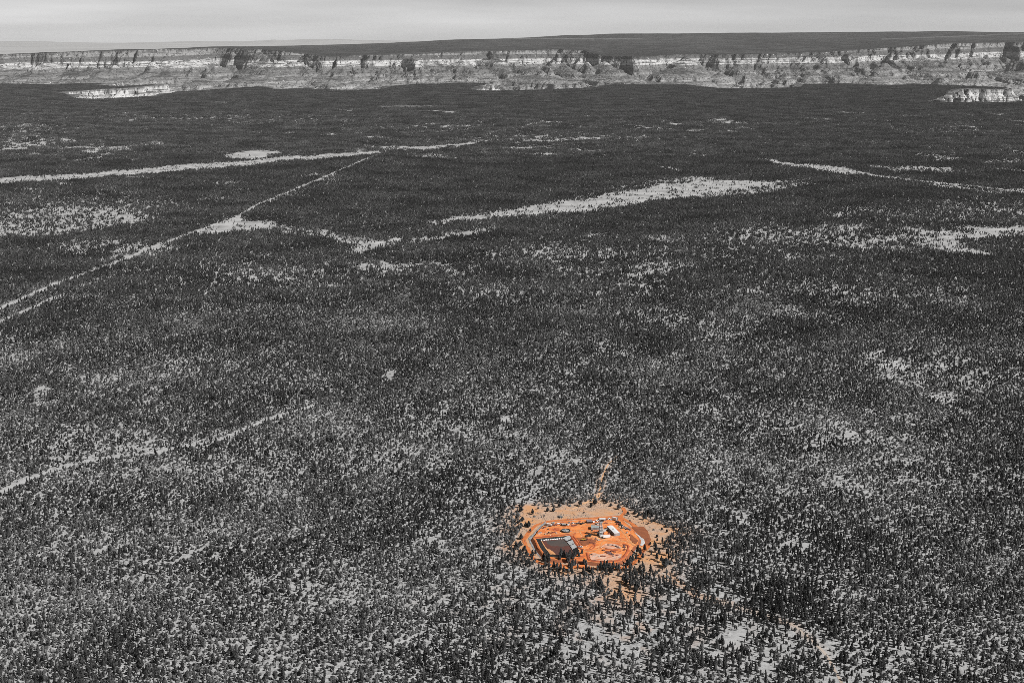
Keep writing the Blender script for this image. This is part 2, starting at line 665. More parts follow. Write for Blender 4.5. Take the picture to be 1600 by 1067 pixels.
# ------------------------------------------------------------------ openings in the forest (photograph pixels)
MEADOWS = [
    ([(-40, 281), (130, 270), (300, 258), (430, 248), (560, 238.5), (605, 237), (605, 240), (560, 245), (430, 256), (300, 267), (130, 279), (-40, 293)], 1.0),
    ([(350, 245), (365, 239), (395, 236.5), (425, 238), (437, 243), (420, 248), (390, 250.5), (360, 249)], 0.97),
    ([(298, 366), (345, 347), (375, 338), (386, 345), (440, 352), (430, 358), (380, 363), (330, 367)], 0.9),
    ([(538, 400), (560, 385), (590, 375), (625, 369), (632, 377), (600, 386), (570, 397)], 0.85),
    ([(430, 350), (500, 360), (560, 372), (600, 372), (620, 380), (560, 384), (500, 372), (440, 362)], 0.6),
    ([(640, 372), (700, 364), (790, 352), (790, 357), (700, 372), (640, 381)], 0.55),
    ([(660, 346), (760, 333), (850, 317), (900, 311), (960, 302), (1040, 289), (1110, 281), (1230, 283), (1160, 297), (1020, 317), (900, 330), (800, 338), (740, 345), (680, 350)], 0.88),
    ([(880, 310), (940, 298), (1010, 288), (1080, 277), (1122, 276), (1100, 282), (1020, 289), (950, 299), (900, 308)], 0.8),
    ([(1080, 306), (1160, 296), (1260, 286), (1290, 288), (1190, 302), (1090, 312)], 0.55),
    ([(1150, 290), (1240, 280), (1270, 283), (1170, 296)], 0.45),
    ([(1215, 256), (1260, 260), (1325, 263), (1345, 270), (1375, 277), (1330, 275), (1250, 266), (1222, 262)], 0.85),
    ([(1360, 262), (1490, 262), (1485, 270), (1380, 268)], 0.6),
    ([(1455, 377), (1500, 366), (1640, 352), (1640, 370), (1560, 373), (1490, 378)], 0.84),
    ([(1320, 384), (1390, 373), (1420, 378), (1345, 386)], 0.7),
    ([(1360, 373), (1480, 362), (1500, 368), (1400, 380)], 0.4),
    ([(-40, 335), (120, 324), (210, 330), (245, 345), (100, 368), (-40, 375)], 0.48),
    ([(60, 385), (130, 372), (200, 378), (120, 400)], 0.40),
    ([(180, 382), (300, 385), (240, 400), (170, 405)], 0.45),
    ([(590, 166.5), (690, 164.5), (690, 168), (600, 170.5)], 0.7),
    ([(660, 172), (720, 174), (736, 170), (720, 177), (680, 176)], 0.8),
    ([(328, 160.5), (365, 162), (362, 164), (332, 163)], 0.9),
    ([(488, 214), (515, 206.5), (530, 207), (520, 212.5)], 0.85),
    ([(600, 236), (660, 228), (760, 220), (775, 218), (740, 229), (650, 236)], 0.62),
    ([(570, 228), (640, 230), (640, 234), (575, 232)], 0.7),
    ([(800, 222), (900, 215), (950, 212), (940, 217), (850, 224)], 0.5),
    ([(990, 214), (1012, 211.5), (1018, 214), (995, 217)], 0.85),
    ([(970, 155), (998, 153.5), (996, 156.5), (975, 157)], 0.9),
    ([(530, 172), (560, 172), (555, 175), (528, 175)], 0.6),
    ([(130, 235), (210, 228), (205, 237), (140, 241)], 0.5),
    ([(0, 228), (70, 222), (60, 234), (0, 238)], 0.35),
    ([(1075, 246), (1092, 240), (1098, 245), (1080, 250)], 0.8),
    ([(1040, 262), (1068, 264), (1060, 268), (1040, 266)], 0.6),
    ([(1530, 252), (1600, 248), (1600, 256), (1540, 258)], 0.5),
    ([(1300, 335), (1345, 330), (1340, 342), (1300, 344)], 0.5),
    ([(900, 365), (950, 362), (950, 368), (905, 370)], 0.6),
    ([(1010, 368), (1065, 372), (1060, 380), (1010, 376)], 0.5),
    ([(1215, 398), (1260, 400), (1255, 406), (1220, 404)], 0.6),
    ([(596, 590), (612, 576), (622, 580), (615, 594), (600, 597)], 0.75),
    ([(1372, 570), (1400, 564), (1425, 572), (1420, 580), (1380, 578)], 0.65),
    ([(1362, 552), (1384, 545), (1378, 558), (1365, 558)], 0.65),
    ([(1228, 852), (1250, 846), (1270, 850), (1262, 859), (1235, 860)], 0.85),
    ([(1132, 1004), (1150, 984), (1168, 990), (1162, 1012), (1142, 1020)], 0.6),
    ([(1186, 1030), (1200, 1012), (1208, 1030), (1204, 1067), (1186, 1067)], 0.6),
    ([(1145, 800), (1180, 808), (1176, 822), (1150, 820)], 0.6),
    ([(1455, 615), (1500, 618), (1495, 632), (1460, 630)], 0.6),
    ([(1085, 630), (1130, 628), (1125, 645), (1092, 645)], 0.5),
    ([(52, 612), (70, 600), (88, 606), (80, 618), (60, 620)], 0.7),
    ([(820, 735), (850, 728), (848, 740), (826, 742)], 0.6),
    ([(780, 655), (800, 650), (806, 660), (786, 664)], 0.7),
]
# soft, half-open patches: centre, radii, openness
PATCHES = [(110, 610, 130, 45, .45), (250, 640, 110, 60, .40), (300, 560, 90, 35, .30), (60, 700, 120, 60, .35), (1390, 720, 110, 60, .32), (1330, 680, 70, 60, .28),
           (1480, 560, 140, 60, .30), (1180, 1010, 110, 70, .40), (1300, 1030, 60, 50, .30), (1120, 950, 120, 45, .30), (640, 990, 110, 30, .35),
           (480, 1010, 160, 40, .38), (140, 870, 110, 40, .28), (330, 960, 130, 40, .33), (900, 1000, 140, 50, .28), (1420, 1000, 90, 50, .36), (1540, 850, 80, 60, .30),
           (660, 830, 80, 40, .30), (560, 930, 70, 30, .25), (1100, 830, 60, 40, .30), (880, 720, 70, 22, .30), (1420, 790, 70, 25, .28), (120, 320, 200, 20, .25), (40, 210, 120, 30, .25),
           (1180, 560, 160, 40, .22), (930, 560, 120, 30, .24), (680, 560, 90, 30, .22), (1000, 490, 200, 25, .25), (1300, 470, 200, 30, .30), (760, 470, 120, 20, .2),
           (420, 430, 140, 20, .2), (1240, 370, 160, 16, .35), (900, 395, 160, 15, .3), (1540, 330, 120, 18, .3), (860, 215, 160, 10, .3), (700, 200, 100, 8, .3), (1500, 205, 120, 12, .18),
           (330, 185, 300, 8, .25), (150, 160, 200, 5, .2), (1240, 900, 120, 40, .2), (1000, 940, 90, 25, .35), (880, 930, 80, 25, .2), (760, 905, 80, 30, .22)]
LINES = [  # tracks and cuts through the forest: pixels, half width (m)
    ([(-40, 503), (0, 485), (85, 447), (170, 416), (225, 393), (300, 365), (370, 340), (400, 322), (500, 281), (605, 237)], 11),
    ([(-40, 522), (0, 505), (80, 470), (160, 437)], 8),
    ([(420, 318), (470, 300), (530, 280)], 7),
    ([(1180, 250), (1208, 252), (1218, 258), (1300, 263), (1372, 277), (1430, 283), (1520, 291), (1640, 305)], 26),
    ([(-40, 785), (0, 768), (60, 742), (110, 727), (160, 715), (240, 708), (290, 697), (340, 690), (420, 655), (490, 634)], 8.0),
    ([(560, 240), (568, 226)], 12),
    ([(800, 208), (815, 198), (835, 192)], 14),
    ([(1215, 888), (1090, 930)], 1),
    ([(1035, 895), (1090, 930), (1180, 955), (1240, 975), (1290, 1020), (1320, 1075)], 3),
    ([(270, 880), (330, 850)], 4),
    ([(935, 778), (940, 745), (950, 725), (965, 712)], 2.2),
    ([(150, 865), (175, 850)], 5),
    ([(590, 1020), (640, 998), (690, 975)], 2.6),
]
LINES_G = [(px_poly(p), w) for p, w in LINES]

CLEAR1 = [(112, 215), (150, 165), (200, 128), (400, 122), (560, 120), (640, 98), (740, 82), (860, 70), (985, 88), (1090, 150), (1180, 195), (1280, 235), (1430, 315),
          (1530, 350), (1470, 385), (1440, 410), (1420, 450), (1400, 500), (1420, 560), (1410, 640), (1370, 700), (1260, 690), (1140, 690), (1040, 680), (1000, 760),
          (1080, 830), (1140, 930), (1110, 960), (940, 900), (900, 810), (900, 700), (760, 680), (700, 690), (620, 670), (520, 700), (400, 640), (330, 610), (250, 590), (200, 540), (110, 470), (95, 380), (150, 300)]
CLEAR = px_poly([A1(p) for p in CLEAR1])


def openness(x, y):
    wx = (fbm(x / (0.012 * y + 8), y / (0.03 * y + 20), 3, 21) - 0.5) * 0.012 * y
    wy = (fbm(x / (0.012 * y + 8), y / (0.03 * y + 20), 3, 41) - 0.5) * 0.030 * y
    far = sstep(2600, 4500, y)
    qx, qy = proj(x + wx * (0.4 + .6 * far), y + wy * (0.3 + .7 * far))
    o = np.zeros(np.shape(x))
    for poly, v in MEADOWS:
        ys = [p[1] for p in poly]
        xs = [p[0] for p in poly]
        k = (qy > min(ys)) & (qy < max(ys)) & (qx > min(xs)) & (qx < max(xs))
        if k.any():
            o[k] = np.maximum(o[k], np.where(inpoly(qx[k], qy[k], poly), v if v > .92 else np.clip(v * (.40 + 1.25 * fbm(x[k] / 46, y[k] / 70, 3, 281)), 0, .97), 0))
    soft = np.zeros(np.shape(x))
    for cx, cy, rx, ry, v in PATCHES:
        d = ((qx - cx) / rx) ** 2 + ((qy - cy) / ry) ** 2
        soft = np.maximum(soft, v * np.exp(-1.2 * d))
    st = sstep(.64, .74, fbm((x + .4 * y) / 210, (y - .3 * x) / 260, 3, 261)) * 0.55 * sstep(.42, .62, fbm(x / 1500, y / 1900, 2, 262)) * sstep(3600, 5200, y) * sstep(17500, 14000, y)
    soft = np.maximum(soft, st)
    for pts, w in LINES_G:
        d = dist_line(x, y, pts)
        o = np.maximum(o, np.where(d < w * (0.8 + 0.5 * vnoise(x / 30, y / 30, 9)), 0.96, 0))
    return o, soft


# ------------------------------------------------------------------ plateau ground
nr, nc = 680, 520
yy = 1150.0 * (15000.0 / 1150.0) ** np.linspace(0, 1, nr)
tt = np.linspace(-0.52, 0.52, nc)
Y, T = np.meshgrid(yy, tt, indexing='ij')
X = Y * T
Z = zland(X, Y)
op, soft = openness(X.ravel(), Y.ravel())
inC = inpoly(X.ravel(), Y.ravel(), CLEAR)
dC = dist_line(X.ravel(), Y.ravel(), CLEAR, True)
dC = np.where(inC, 0, dC)
wob = fbm(X.ravel() / 30, Y.ravel() / 45, 4, 77)
tanv = np.where(inC, 1.0, np.clip(1.0 - dC / 60.0, 0, 1) ** 1.3 * sstep(0.32, 0.68, wob + 0.28 * np.clip(1 - dC / 60.0, 0, 1)))
for pts, w in (LINES_G[8], LINES_G[10]):
    d = dist_line(X.ravel(), Y.ravel(), pts)
    rr = np.hypot(X.ravel() - MINE.x, Y.ravel() - MINE.y)
    tanv = np.maximum(tanv, np.where(d < 9, np.clip(1 - (rr - 120) / 420.0, 0, 0.8), 0))
qx_, qy_ = proj(X.ravel(), Y.ravel())
tanv = np.maximum(tanv, 0.35 * sstep(0.55, 0.72, fbm(X.ravel() / 22, Y.ravel() / 30, 3, 99)) * np.exp(-(((qx_ - 960) / 200) ** 2 + ((qy_ - 960) / 60) ** 2)))
me = np_mesh("plateau_ground", np.column_stack([X.ravel(), Y.ravel(), Z.ravel()]), grid_quads(nr, nc),
             {"open": np.maximum(op, soft * 0.8), "tan": tanv}, smooth=True)
ground = tag(link("plateau_ground", me, M['ground']), kind='structure')

# ------------------------------------------------------------------ canyon: south rim cliffs, gorge, north wall and north plateau
rows = np.concatenate([np.linspace(15000, 22800, 250), np.linspace(22850, 26500, 26), np.linspace(26560, 36500, 330),
                       np.linspace(36650, 42000, 40), np.linspace(42300, 60000, 60)])
ncol = 980
tt = np.linspace(-0.43, 0.43, ncol)
Y, T = np.meshgrid(rows, tt, indexing='ij')
X = Y * T
PXC = 800 + FPX * T * (1 / CP) * 0.985          # approximate photograph column of each ray (used for the rim's shape only)
CX = np.array([-200, 0, 130, 260, 300, 340, 380, 430, 480, 520, 600, 700, 800, 880, 915, 945, 1050, 1200, 1290, 1340, 1400, 1470, 1540, 1600, 1800])
RIM_D = np.array([33, 33, 33.2, 33, 33.8, 35, 34.6, 33.9, 33.2, 32.2, 32.2, 32.7, 33.1, 33.3, 33.2, 32.8, 32.3, 32.0, 32.3, 32.8, 33.4, 34.2, 34.6, 34.2, 33.5]) * 1000
RIM_Y = np.array([86, 84, 80, 76, 76, 74, 74, 77, 82, 86.5, 85, 80.5, 77, 75.5, 77, 85, 84, 82, 80, 76, 72.5, 68, 66.5, 66, 66])
SKY_Y = np.array([88, 86, 82, 78, 76, 73, 72.3, 71, 70, 69, 67, 63, 59, 56, 55, 54, 53, 52, 51, 50.5, 50.2, 49.5, 51, 51.5, 52])
rimD = np.interp(PXC, CX, RIM_D)
rimY = np.interp(PXC, CX, RIM_Y)
skyY = np.interp(PXC, CX, SKY_Y)
kern = np.ones(9) / 9


def sm(a):
    row = a[0]
    row = np.convolve(np.pad(row, 4, mode='edge'), kern, 'valid')
    return np.broadcast_to(row, a.shape)


rimD, rimY, skyY = sm(rimD), sm(rimY), sm(skyY)
rimH = H - (rimY - HORIZON) * rimD / FPX
rimH = rimH + (fbm(X / 1500, 0 * X + 3.3, 4, 401) - .5) * 70
strataH = H - (np.interp(PXC, [-200, 0, 400, 800, 1200, 1600, 1800], [86, 84, 80, 78, 76, 69, 67]) - HORIZON) * 33000 / FPX
skyH = H - (skyY - HORIZON) * 55000 / FPX
# distance below the rim, cut into spurs and side canyons
wX = X + (fbm(X / 2600, Y / 2600, 3, 6) - .5) * 2200
wY = Y + (fbm(X / 2600, Y / 2600, 3, 16) - .5) * 2200


def vee(x_, y_, seed):                       # sharp valleys, rounded spurs
    return np.abs(2 * vnoise(x_, y_, seed) - 1) ** 0.8


spur = vee(wX / 2500, wY / 7000, 14) + .5 * vee(wX / 1300 + .3 * wY / 3000, wY / 3600, 15)
gully = vee(wX / 620 + 5, wY / 1700, 25)
rill = vee(wX / 260 + .2 * wY / 500, wY / 800, 45) * .7 + vee(X / 120, Y / 420, 46) * .4
fine = fbm(X / 90, Y / 160, 3, 35)
dN0 = rimD - Y
kd = sstep(-900, 1500, dN0)
dN = dN0 - (spur - 0.62) * (420 + 2300 * kd) - (gully - 0.45) * (200 + 620 * kd) - (rill - 0.45) * (190 + 200 * kd) - (fine - 0.5) * 150
PD = np.array([-1e5, 0, 45, 330, 385, 1050, 1150, 1300, 1420, 1560, 1680, 1820, 1950, 2300, 2390, 4200, 4800, 6500])
PZ = np.array([0, 0, 90, 190, 310, 455, 500, 520, 570, 590, 640, 660, 715, 750, 900, 1010, 1200, 1350])
PD[2:] *= 1.0
kz = sstep(10, 260, dN)
drop = np.interp(dN, PD, PZ) + kz * ((fbm(X / 170, Y / 170, 3, 37) - .5) * 70 + (vee(wX / 230, wY / 1100, 38) - .4) * 170 + (vee(X / 100 + Y / 900, Y / 420, 39) - .4) * 85)
back = sstep(0, 1, np.clip(-dN0 / np.maximum(55000 - rimD, 1), 0, 1))
plateau = rimH + (skyH - rimH) * np.clip(-dN0 / (55000 - rimD), 0, 1.05)
plateau = plateau + (fbm(X / 2600, Y / 3000, 4, 55) - 0.5) * 90 * sstep(0, 4000, -dN0)
zN = np.where(dN0 > 0, rimH, plateau) - drop
zr = rimH - zN                                   # crisp ledges: the slopes step down in benches
stp = 62.0
fr = (zr / stp) % 1.0
zt = (np.floor(zr / stp) + np.where(fr < .62, fr * .35, .217 + (fr - .62) / .38 * .783)) * stp
zN = np.where(drop > 30, rimH - (zr * .25 + zt * .75), zN)
zN = zN - sstep(55500, 60000, Y) * 900
# buttes standing in the gorge
for bx_px, by, top, rad in ((1515, 27600, 60, 1250), (1600, 30500, 380, 900), (430, 29800, -120, 900), (1160, 29300, -60, 620), (600, 30300, -40, 520), (60, 28600, -180, 1500), (860, 30500, 60, 480)):
    cx = (bx_px - 800) / FPX * by
    rr = np.hypot(X - cx, (Y - by) * 0.8) * (0.72 + 0.55 * ridged(np.arctan2(Y - by, X - cx) * 2.2, Y * 0 + bx_px, 3, 71))
    rr = rr + (fine - 0.5) * 120
    bz = top - np.interp(rr, [0, rad * .12, rad * .16, rad * .5, rad * .56, rad, rad * 1.08, rad * 2.2], [0, 25, 130, 260, 380, 520, 660, 800])
    zN = np.maximum(zN, bz)
# pointed spurs and small temples stepping down from the wall
brs = np.random.default_rng(77)
for k_ in range(230):
    bpx = brs.uniform(-60, 1660)
    by = brs.uniform(28200, 32300)
    j_ = int(np.clip(np.searchsorted(PXC[0], bpx), 0, ncol - 1))
    top = strataH[0, j_] - np.interp(by, [28200, 30000, 31300, 32300], [760, 600, 300, 130]) - brs.uniform(-70, 130)
    cx = (bpx - 800) / FPX * by
    c0, c1 = max(0, j_ - 90), min(ncol, j_ + 90)
    sl = (slice(None), slice(c0, c1))
    ddx, ddy = (X[sl] - cx), (Y[sl] - by)
    ddx = ddx + brs.uniform(-.35, .35) * ddy
    rr = np.hypot(ddx, ddy * brs.uniform(.22, .5)) + (fine[sl] - .5) * 90 + (rill[sl] - .45) * 110
    w_ = brs.uniform(.7, 2.1)
    bz = top - np.interp(rr / w_, [0, 25, 60, 180, 205, 420, 450, 900], [0, 20, 70, 160, 230, 370, 460, 700])
    zN[sl] = np.maximum(zN[sl], bz)
near = Y < 27000
inS = np.zeros(X.shape, bool)
dS = np.full(X.shape, 1e5)
wx = (fbm(X / 500, Y / 700, 3, 61) - .5) * 140
wy = (fbm(X / 500, Y / 700, 3, 67) - .5) * 300
xs_, ys_ = (X + wx)[near], (Y + wy)[near]
inS[near] = inpoly(xs_, ys_, RIMPOLY)
dS[near] = dist_line(xs_, ys_, RIM)
pin = vee(X / 170, Y / 420, 85) * .6 + vee(X / 75, Y / 160, 86) * .4
rt = sstep(4300, 5200, X)
dSp = np.where(inS, -dS, dS) - (pin - 0.45) * (300 + 420 * rt * sstep(21000, 19500, Y))
dropS = np.interp(dSp, [0, 25, 130, 170, 420, 520, 1200, 2600, 4000], [0, 60, 110, 190, 260, 370, 520, 800, 1100])
zl = zland(X, Y) * 0.6
zS = zl - dropS
zS = np.where(dS > 9e4, -2000, zS)
Z = np.maximum(np.maximum(zS, zN), -1250 + 120 * fbm(X / 900, Y / 900, 3, 5))
south = zS >= zN
strat = np.where(south, 0.165 + np.clip(-(Z - zl), 0, 500) / 500 * 0.085 + np.clip(zl - Z - 500, 0, 900) / 900 * .5, np.clip(strataH - Z + (fbm(X / 2000, Y / 2000, 2, 91) - .5) * 30 + 10, 0, 1200) / 1200)
zx = np.gradient(Z, axis=1) / np.maximum(np.gradient(X, axis=1), 1e-3)
zy = np.gradient(Z, axis=0) / np.maximum(np.gradient(Y, axis=0), 1e-3)
slope = np.hypot(zx, zy)
topS = south & (dropS < 3)
topN = (~south) & (drop < 4) & (dN < 0)
scrub = sstep(0.62, 0.18, slope) * sstep(0.42, 0.62, fbm(X / 240, Y / 400, 4, 95)) * 0.75 * sstep(0.62, 0.30, strat)
mead = sstep(0.60, 0.70, fbm(X / 2600, Y / 5200, 4, 123)) * 0.10
mead = np.maximum(mead, 0.55 * ((np.abs((H - Z) / Y * FPX + HORIZON - 60.5) < 0.7) & (fbm(X / 1500, Y / 3000, 3, 131) > 0.50) & (PXC > 780) & (PXC < 1000)))
mead = np.maximum(mead, 0.45 * ((np.abs((H - Z) / Y * FPX + HORIZON - np.interp(PXC, [1350, 1600], [62, 52.5])) < 0.8) & (fbm(X / 1500, Y / 3000, 3, 137) > 0.40) & (PXC > 1370)))
veg = np.where(topS, 0.75, np.where(topN, 0.98 - mead - 0.14 * sstep(0.45, 0.7, fbm(X / 350, Y / 700, 3, 141)), scrub))
me = np_mesh("canyon", np.column_stack([X.ravel(), Y.ravel(), Z.ravel()]), grid_quads(len(rows), ncol), {"strat": strat.ravel(), "veg": veg.ravel()})
canyon = tag(link("canyon", me, M['canyon']), kind='structure')

# desert far beyond the north plateau, haze paleness put into its colour, with low mesas on its skyline
rows = np.concatenate([np.linspace(59500, 104000, 24), np.linspace(105000, 135000, 60)])
tt = np.linspace(-0.75, 0.75, 420)
Y, T = np.meshgrid(rows, tt, indexing='ij')
X = Y * T
px_ = 800 + FPX * T * 0.985 / CP
hump = np.interp(px_, [-400, 0, 30, 80, 110, 200, 260, 320, 380, 420, 432, 445, 490, 540, 580, 640, 760, 1000, 1600, 2200],
                 [67.5, 67, 66.2, 66.5, 68, 69, 67.5, 66, 66.5, 65, 63.2, 64.5, 62.4, 62.8, 64.5, 65.5, 66, 66, 66, 66])
mesaH = H - (hump - HORIZON) * 118000 / FPX
plainH = H - (70.5 - HORIZON) * 100000 / FPX + (fbm(X / 9000, Y / 12000, 4, 151) - .5) * 120 - sstep(80000, 59500, Y) * 500
ks = sstep(111000, 118000, Y + (fbm(X / 4000, Y / 4000, 3, 160) - .5) * 6000)
Z = plainH * (1 - ks) + (mesaH + (fbm(X / 1500, Y / 9000, 3, 171) - .5) * 30) * ks
me = np_mesh("desert_plain", np.column_stack([X.ravel(), Y.ravel(), Z.ravel()]), grid_quads(len(rows), 420), smooth=True)
tag(link("desert_plain", me, M['plain']), kind='structure')

# ------------------------------------------------------------------ tree shapes
def clumps(mb, n, zc, prof, size, rs, droop=0.25):
    """leaf clumps: small bent faces spread through the crown's volume"""
    for i in range(n):
        tz = rs.random() ** 0.9
        r = prof(tz) * math.sqrt(0.15 + 0.85 * rs.random())
        a = rs.random() * 2 * math.pi
        z = zc[0] + (zc[1] - zc[0]) * tz
        c = Vector((r * math.cos(a), r * math.sin(a), z))
        s = size * (0.6 + 0.8 * rs.random()) * (0.65 + 0.5 * (1 - tz))
        out = Vector((math.cos(a), math.sin(a), rs.uniform(-droop - .3, .5))).normalized()
        side = out.cross(Vector((0, 0, 1))).normalized()
        up = side.cross(out)
        k = rs.uniform(-.5, .5)
        mb.add([c - out * s * .6 + up * k * s * .3, c - side * s * .55 + up * s * rs.uniform(-.2, .35), c + out * s * .8 - up * s * .25, c + side * s * .55 + up * s * rs.uniform(-.2, .35)],
               [(0, 1, 2), (0, 2, 3)])
    return mb


def core(mb, zc, prof, k, rs, n=6, lv=4):
    rings = []
    for j in range(lv + 1):
        tz = j / lv
        z = zc[0] + (zc[1] - zc[0]) * tz
        r = prof(min(tz, .97)) * k
        rings.append([(r * rs.uniform(.7, 1.25) * math.cos(2 * math.pi * (i + j * .5) / n), r * rs.uniform(.7, 1.25) * math.sin(2 * math.pi * (i + j * .5) / n), z + rs.uniform(-.25, .25)) for i in range(n)])
    vs = [p for r_ in rings for p in r_]
    fs = []
    for j in range(lv):
        for i in range(n):
            fs.append((j * n + i, j * n + (i + 1) % n, (j + 1) * n + (i + 1) % n, (j + 1) * n + i))
    fs.append(tuple(range(n - 1, -1, -1)))
    fs.append(tuple(range(lv * n, lv * n + n)))
    return mb.add(vs, fs)


def pine_prof(w, pw=0.75, lowt=0.18):
    return lambda t_: w * ((t_ / lowt) ** 0.6 if t_ < lowt else max(0.04, (1 - (t_ - lowt) / (1 - lowt))) ** pw)


def pine_crown(h, w, n, seed, sz=1.5):
    rs = random.Random(seed)
    mb = MB()
    z0 = h * rs.uniform(.16, .30)
    pf = pine_prof(w, rs.uniform(.55, .9), rs.uniform(.12, .25))
    core(mb, (z0 + .3, h - .3), pf, 0.80, rs, 7, 6)
    clumps(mb, n, (z0, h), pf, sz, rs)
    return mb


def trunk(h, w, seed):
    rs = random.Random(seed)
    mb = MB()
    r = 0.018 * h + .08
    mb.tube((0, 0, -.4), (rs.uniform(-.1, .1), rs.uniform(-.1, .1), h * .55), r, r * .6, 7)
    mb.tube((0, 0, h * .54), (0, 0, h * .93), r * .6, r * .15, 5)
    for i in range(7):
        a = rs.random() * 6.28
        z = h * rs.uniform(.22, .6)
        l_ = w * rs.uniform(.5, .8)
        mb.tube((0, 0, z), (l_ * math.cos(a), l_ * math.sin(a), z + rs.uniform(.1, .7)), r * .25, r * .1, 4)
    return mb


def bush_crown(h, w, n, seed, sz=1.1):
    rs = random.Random(seed)
    mb = MB()
    pf = lambda t_: w * math.sqrt(max(0.03, 1 - (max(0, t_ - .3) / .72) ** 2)) * (0.8 + .2 * min(1, t_ / .3))
    core(mb, (.25, h - .2), pf, 0.86, rs, 7, 4)
    clumps(mb, n, (.3, h), pf, sz, rs)
    return mb


PROTO = bpy.data.collections.new("tree_shapes")        # shapes for the forest, never linked to the scene
FARP = bpy.data.collections.new("tree_group_shapes")
FARC = bpy.data.collections.new("tree_stand_shapes")


def proto(coll, name, parts):
    me = bpy.data.meshes.new(name)
    vs, fs, mi, mats = [], [], [], []
    for mb, mt in parts:
        o = len(vs)
        vs += mb.v
        fs += [tuple(o + i for i in f) for f in mb.f]
        if mt not in mats:
            mats.append(mt)
        mi += [mats.index(mt)] * len(mb.f)
    me.from_pydata(vs, [], fs)
    for mt in mats:
        me.materials.append(M[mt])
    me.polygons.foreach_set("material_index", mi)
    ob = bpy.data.objects.new(name, me)
    coll.objects.link(ob)
    return ob


NP, NJ = 7, 6
for i in range(NP):
    proto(PROTO, "tree_%02d" % i, [(pine_crown(10, 1.75 + .22 * (i % 4), 36, 100 + i, 1.15), 'pine'), (MB().tube((0, 0, -.4), (0, 0, 8.5), .26, .06, 5), 'bark')])
for i in range(NJ):
    proto(PROTO, "tree_%02d" % (NP + i), [(bush_crown(4.6, 2.0 + .2 * (i % 3), 26, 200 + i, .95), 'juniper'), (MB().tube((0, 0, -.3), (0, 0, 1.5), .25, .15, 5), 'bark')])


def tree_group(n, rad, seed, dens_h=(8, 14), nleaf=8, juni=.35):
    rs = random.Random(seed)
    a, b_ = MB(), MB()
    for i in range(n):
        r = rad * math.sqrt(rs.random())
        q = rs.random() * 6.28
        dx, dy = r * math.cos(q), r * math.sin(q)
        j = rs.random() < juni
        tmb = MB()
        if j:
            h = rs.uniform(3.5, 6)
            w = h * .48
            pf = lambda t_: w * math.sqrt(max(.03, 1 - t_ * t_))
            core(tmb, (0, h), pf, .9, rs, 5, 2)
        else:
            h = rs.uniform(*dens_h)
            w = h * rs.uniform(.15, .21)
            pf = pine_prof(w, .7, .2)
            core(tmb, (h * .12, h), pf, .85, rs, 6, 4)
            if nleaf:
                clumps(tmb, nleaf, (h * .15, h), pf, 1.5, rs)
        (b_ if j else a).add([(x + dx, y + dy, z) for x, y, z in tmb.v], tmb.f)
    return [(a, 'farpine'), (b_, 'juniper')]


for i in range(9):
    proto(FARP, "group_%02d" % i, tree_group(6, 9.0, 300 + i, juni=.45))
for i in range(8):
    proto(FARC, "stand_%02d" % i, tree_group(30, 26, 400 + i, (8, 15), 0, .3))


def scatter(name, pts, rot, scl, idx, coll, label):
    me = bpy.data.meshes.new(name)
    me.vertices.add(len(pts))
    me.vertices.foreach_set("co", np.ascontiguousarray(pts, dtype=np.float32).ravel())
    a = me.attributes.new("rot", 'FLOAT_VECTOR', 'POINT')
    rv = np.zeros((len(pts), 3), np.float32)
    rv[:, 2] = rot
    a.data.foreach_set("vector", rv.ravel())
    a = me.attributes.new("scl", 'FLOAT_VECTOR', 'POINT')
    a.data.foreach_set("vector", np.ascontiguousarray(scl, dtype=np.float32).ravel())
    a = me.attributes.new("idx", 'INT', 'POINT')
    a.data.foreach_set("value", np.ascontiguousarray(idx, dtype=np.int32))
    o = bpy.data.objects.new(name, me)
    COL.objects.link(o)
    ng = bpy.data.node_groups.new(name + "_nodes", 'GeometryNodeTree')
    ng.interface.new_socket("Geometry", in_out='INPUT', socket_type='NodeSocketGeometry')
    ng.interface.new_socket("Geometry", in_out='OUTPUT', socket_type='NodeSocketGeometry')
    gi = ng.nodes.new("NodeGroupInput")
    go = ng.nodes.new("NodeGroupOutput")
    ci = ng.nodes.new("GeometryNodeCollectionInfo")
    ci.inputs['Collection'].default_value = coll
    ci.inputs['Separate Children'].default_value = True
    ci.inputs['Reset Children'].default_value = True
    ip = ng.nodes.new("GeometryNodeInstanceOnPoints")
    ip.inputs['Pick Instance'].default_value = True

    def att(nm, typ):
        n_ = ng.nodes.new("GeometryNodeInputNamedAttribute")
        n_.data_type = typ
        n_.inputs['Name'].default_value = nm
        return n_.outputs[0]
    ng.links.new(gi.outputs[0], ip.inputs['Points'])
    ng.links.new(ci.outputs[0], ip.inputs['Instance'])
    ng.links.new(att("idx", 'INT'), ip.inputs['Instance Index'])
    e2r = ng.nodes.new("FunctionNodeEulerToRotation")
    ng.links.new(att("rot", 'FLOAT_VECTOR'), e2r.inputs[0])
    ng.links.new(e2r.outputs[0], ip.inputs['Rotation'])
    ng.links.new(att("scl", 'FLOAT_VECTOR'), ip.inputs['Scale'])
    ng.links.new(ip.outputs[0], go.inputs[0])
    md = o.modifiers.new("trees", 'NODES')
    md.node_group = ng
    tag(o, label, 'forest', kind='stuff')
    return o


def fan_points(y0, y1, s0, margin=60, tmax=0.40):
    """jittered points on the ground inside the view and a little beyond"""
    out = []
    y = y0
    n = int((y1 - y0) / s0)
    for i in range(n):
        yc = y0 + (i + .5) * s0
        hw = yc * tmax + margin
        k = int(2 * hw / s0)
        x = -hw + (np.arange(k) + .5) * s0 + (s0 * .5 if i % 2 else 0)
        out.append(np.column_stack([x, np.full(k, yc)]))
    p = np.concatenate(out)
    return p + rng.uniform(-.48, .48, p.shape) * s0


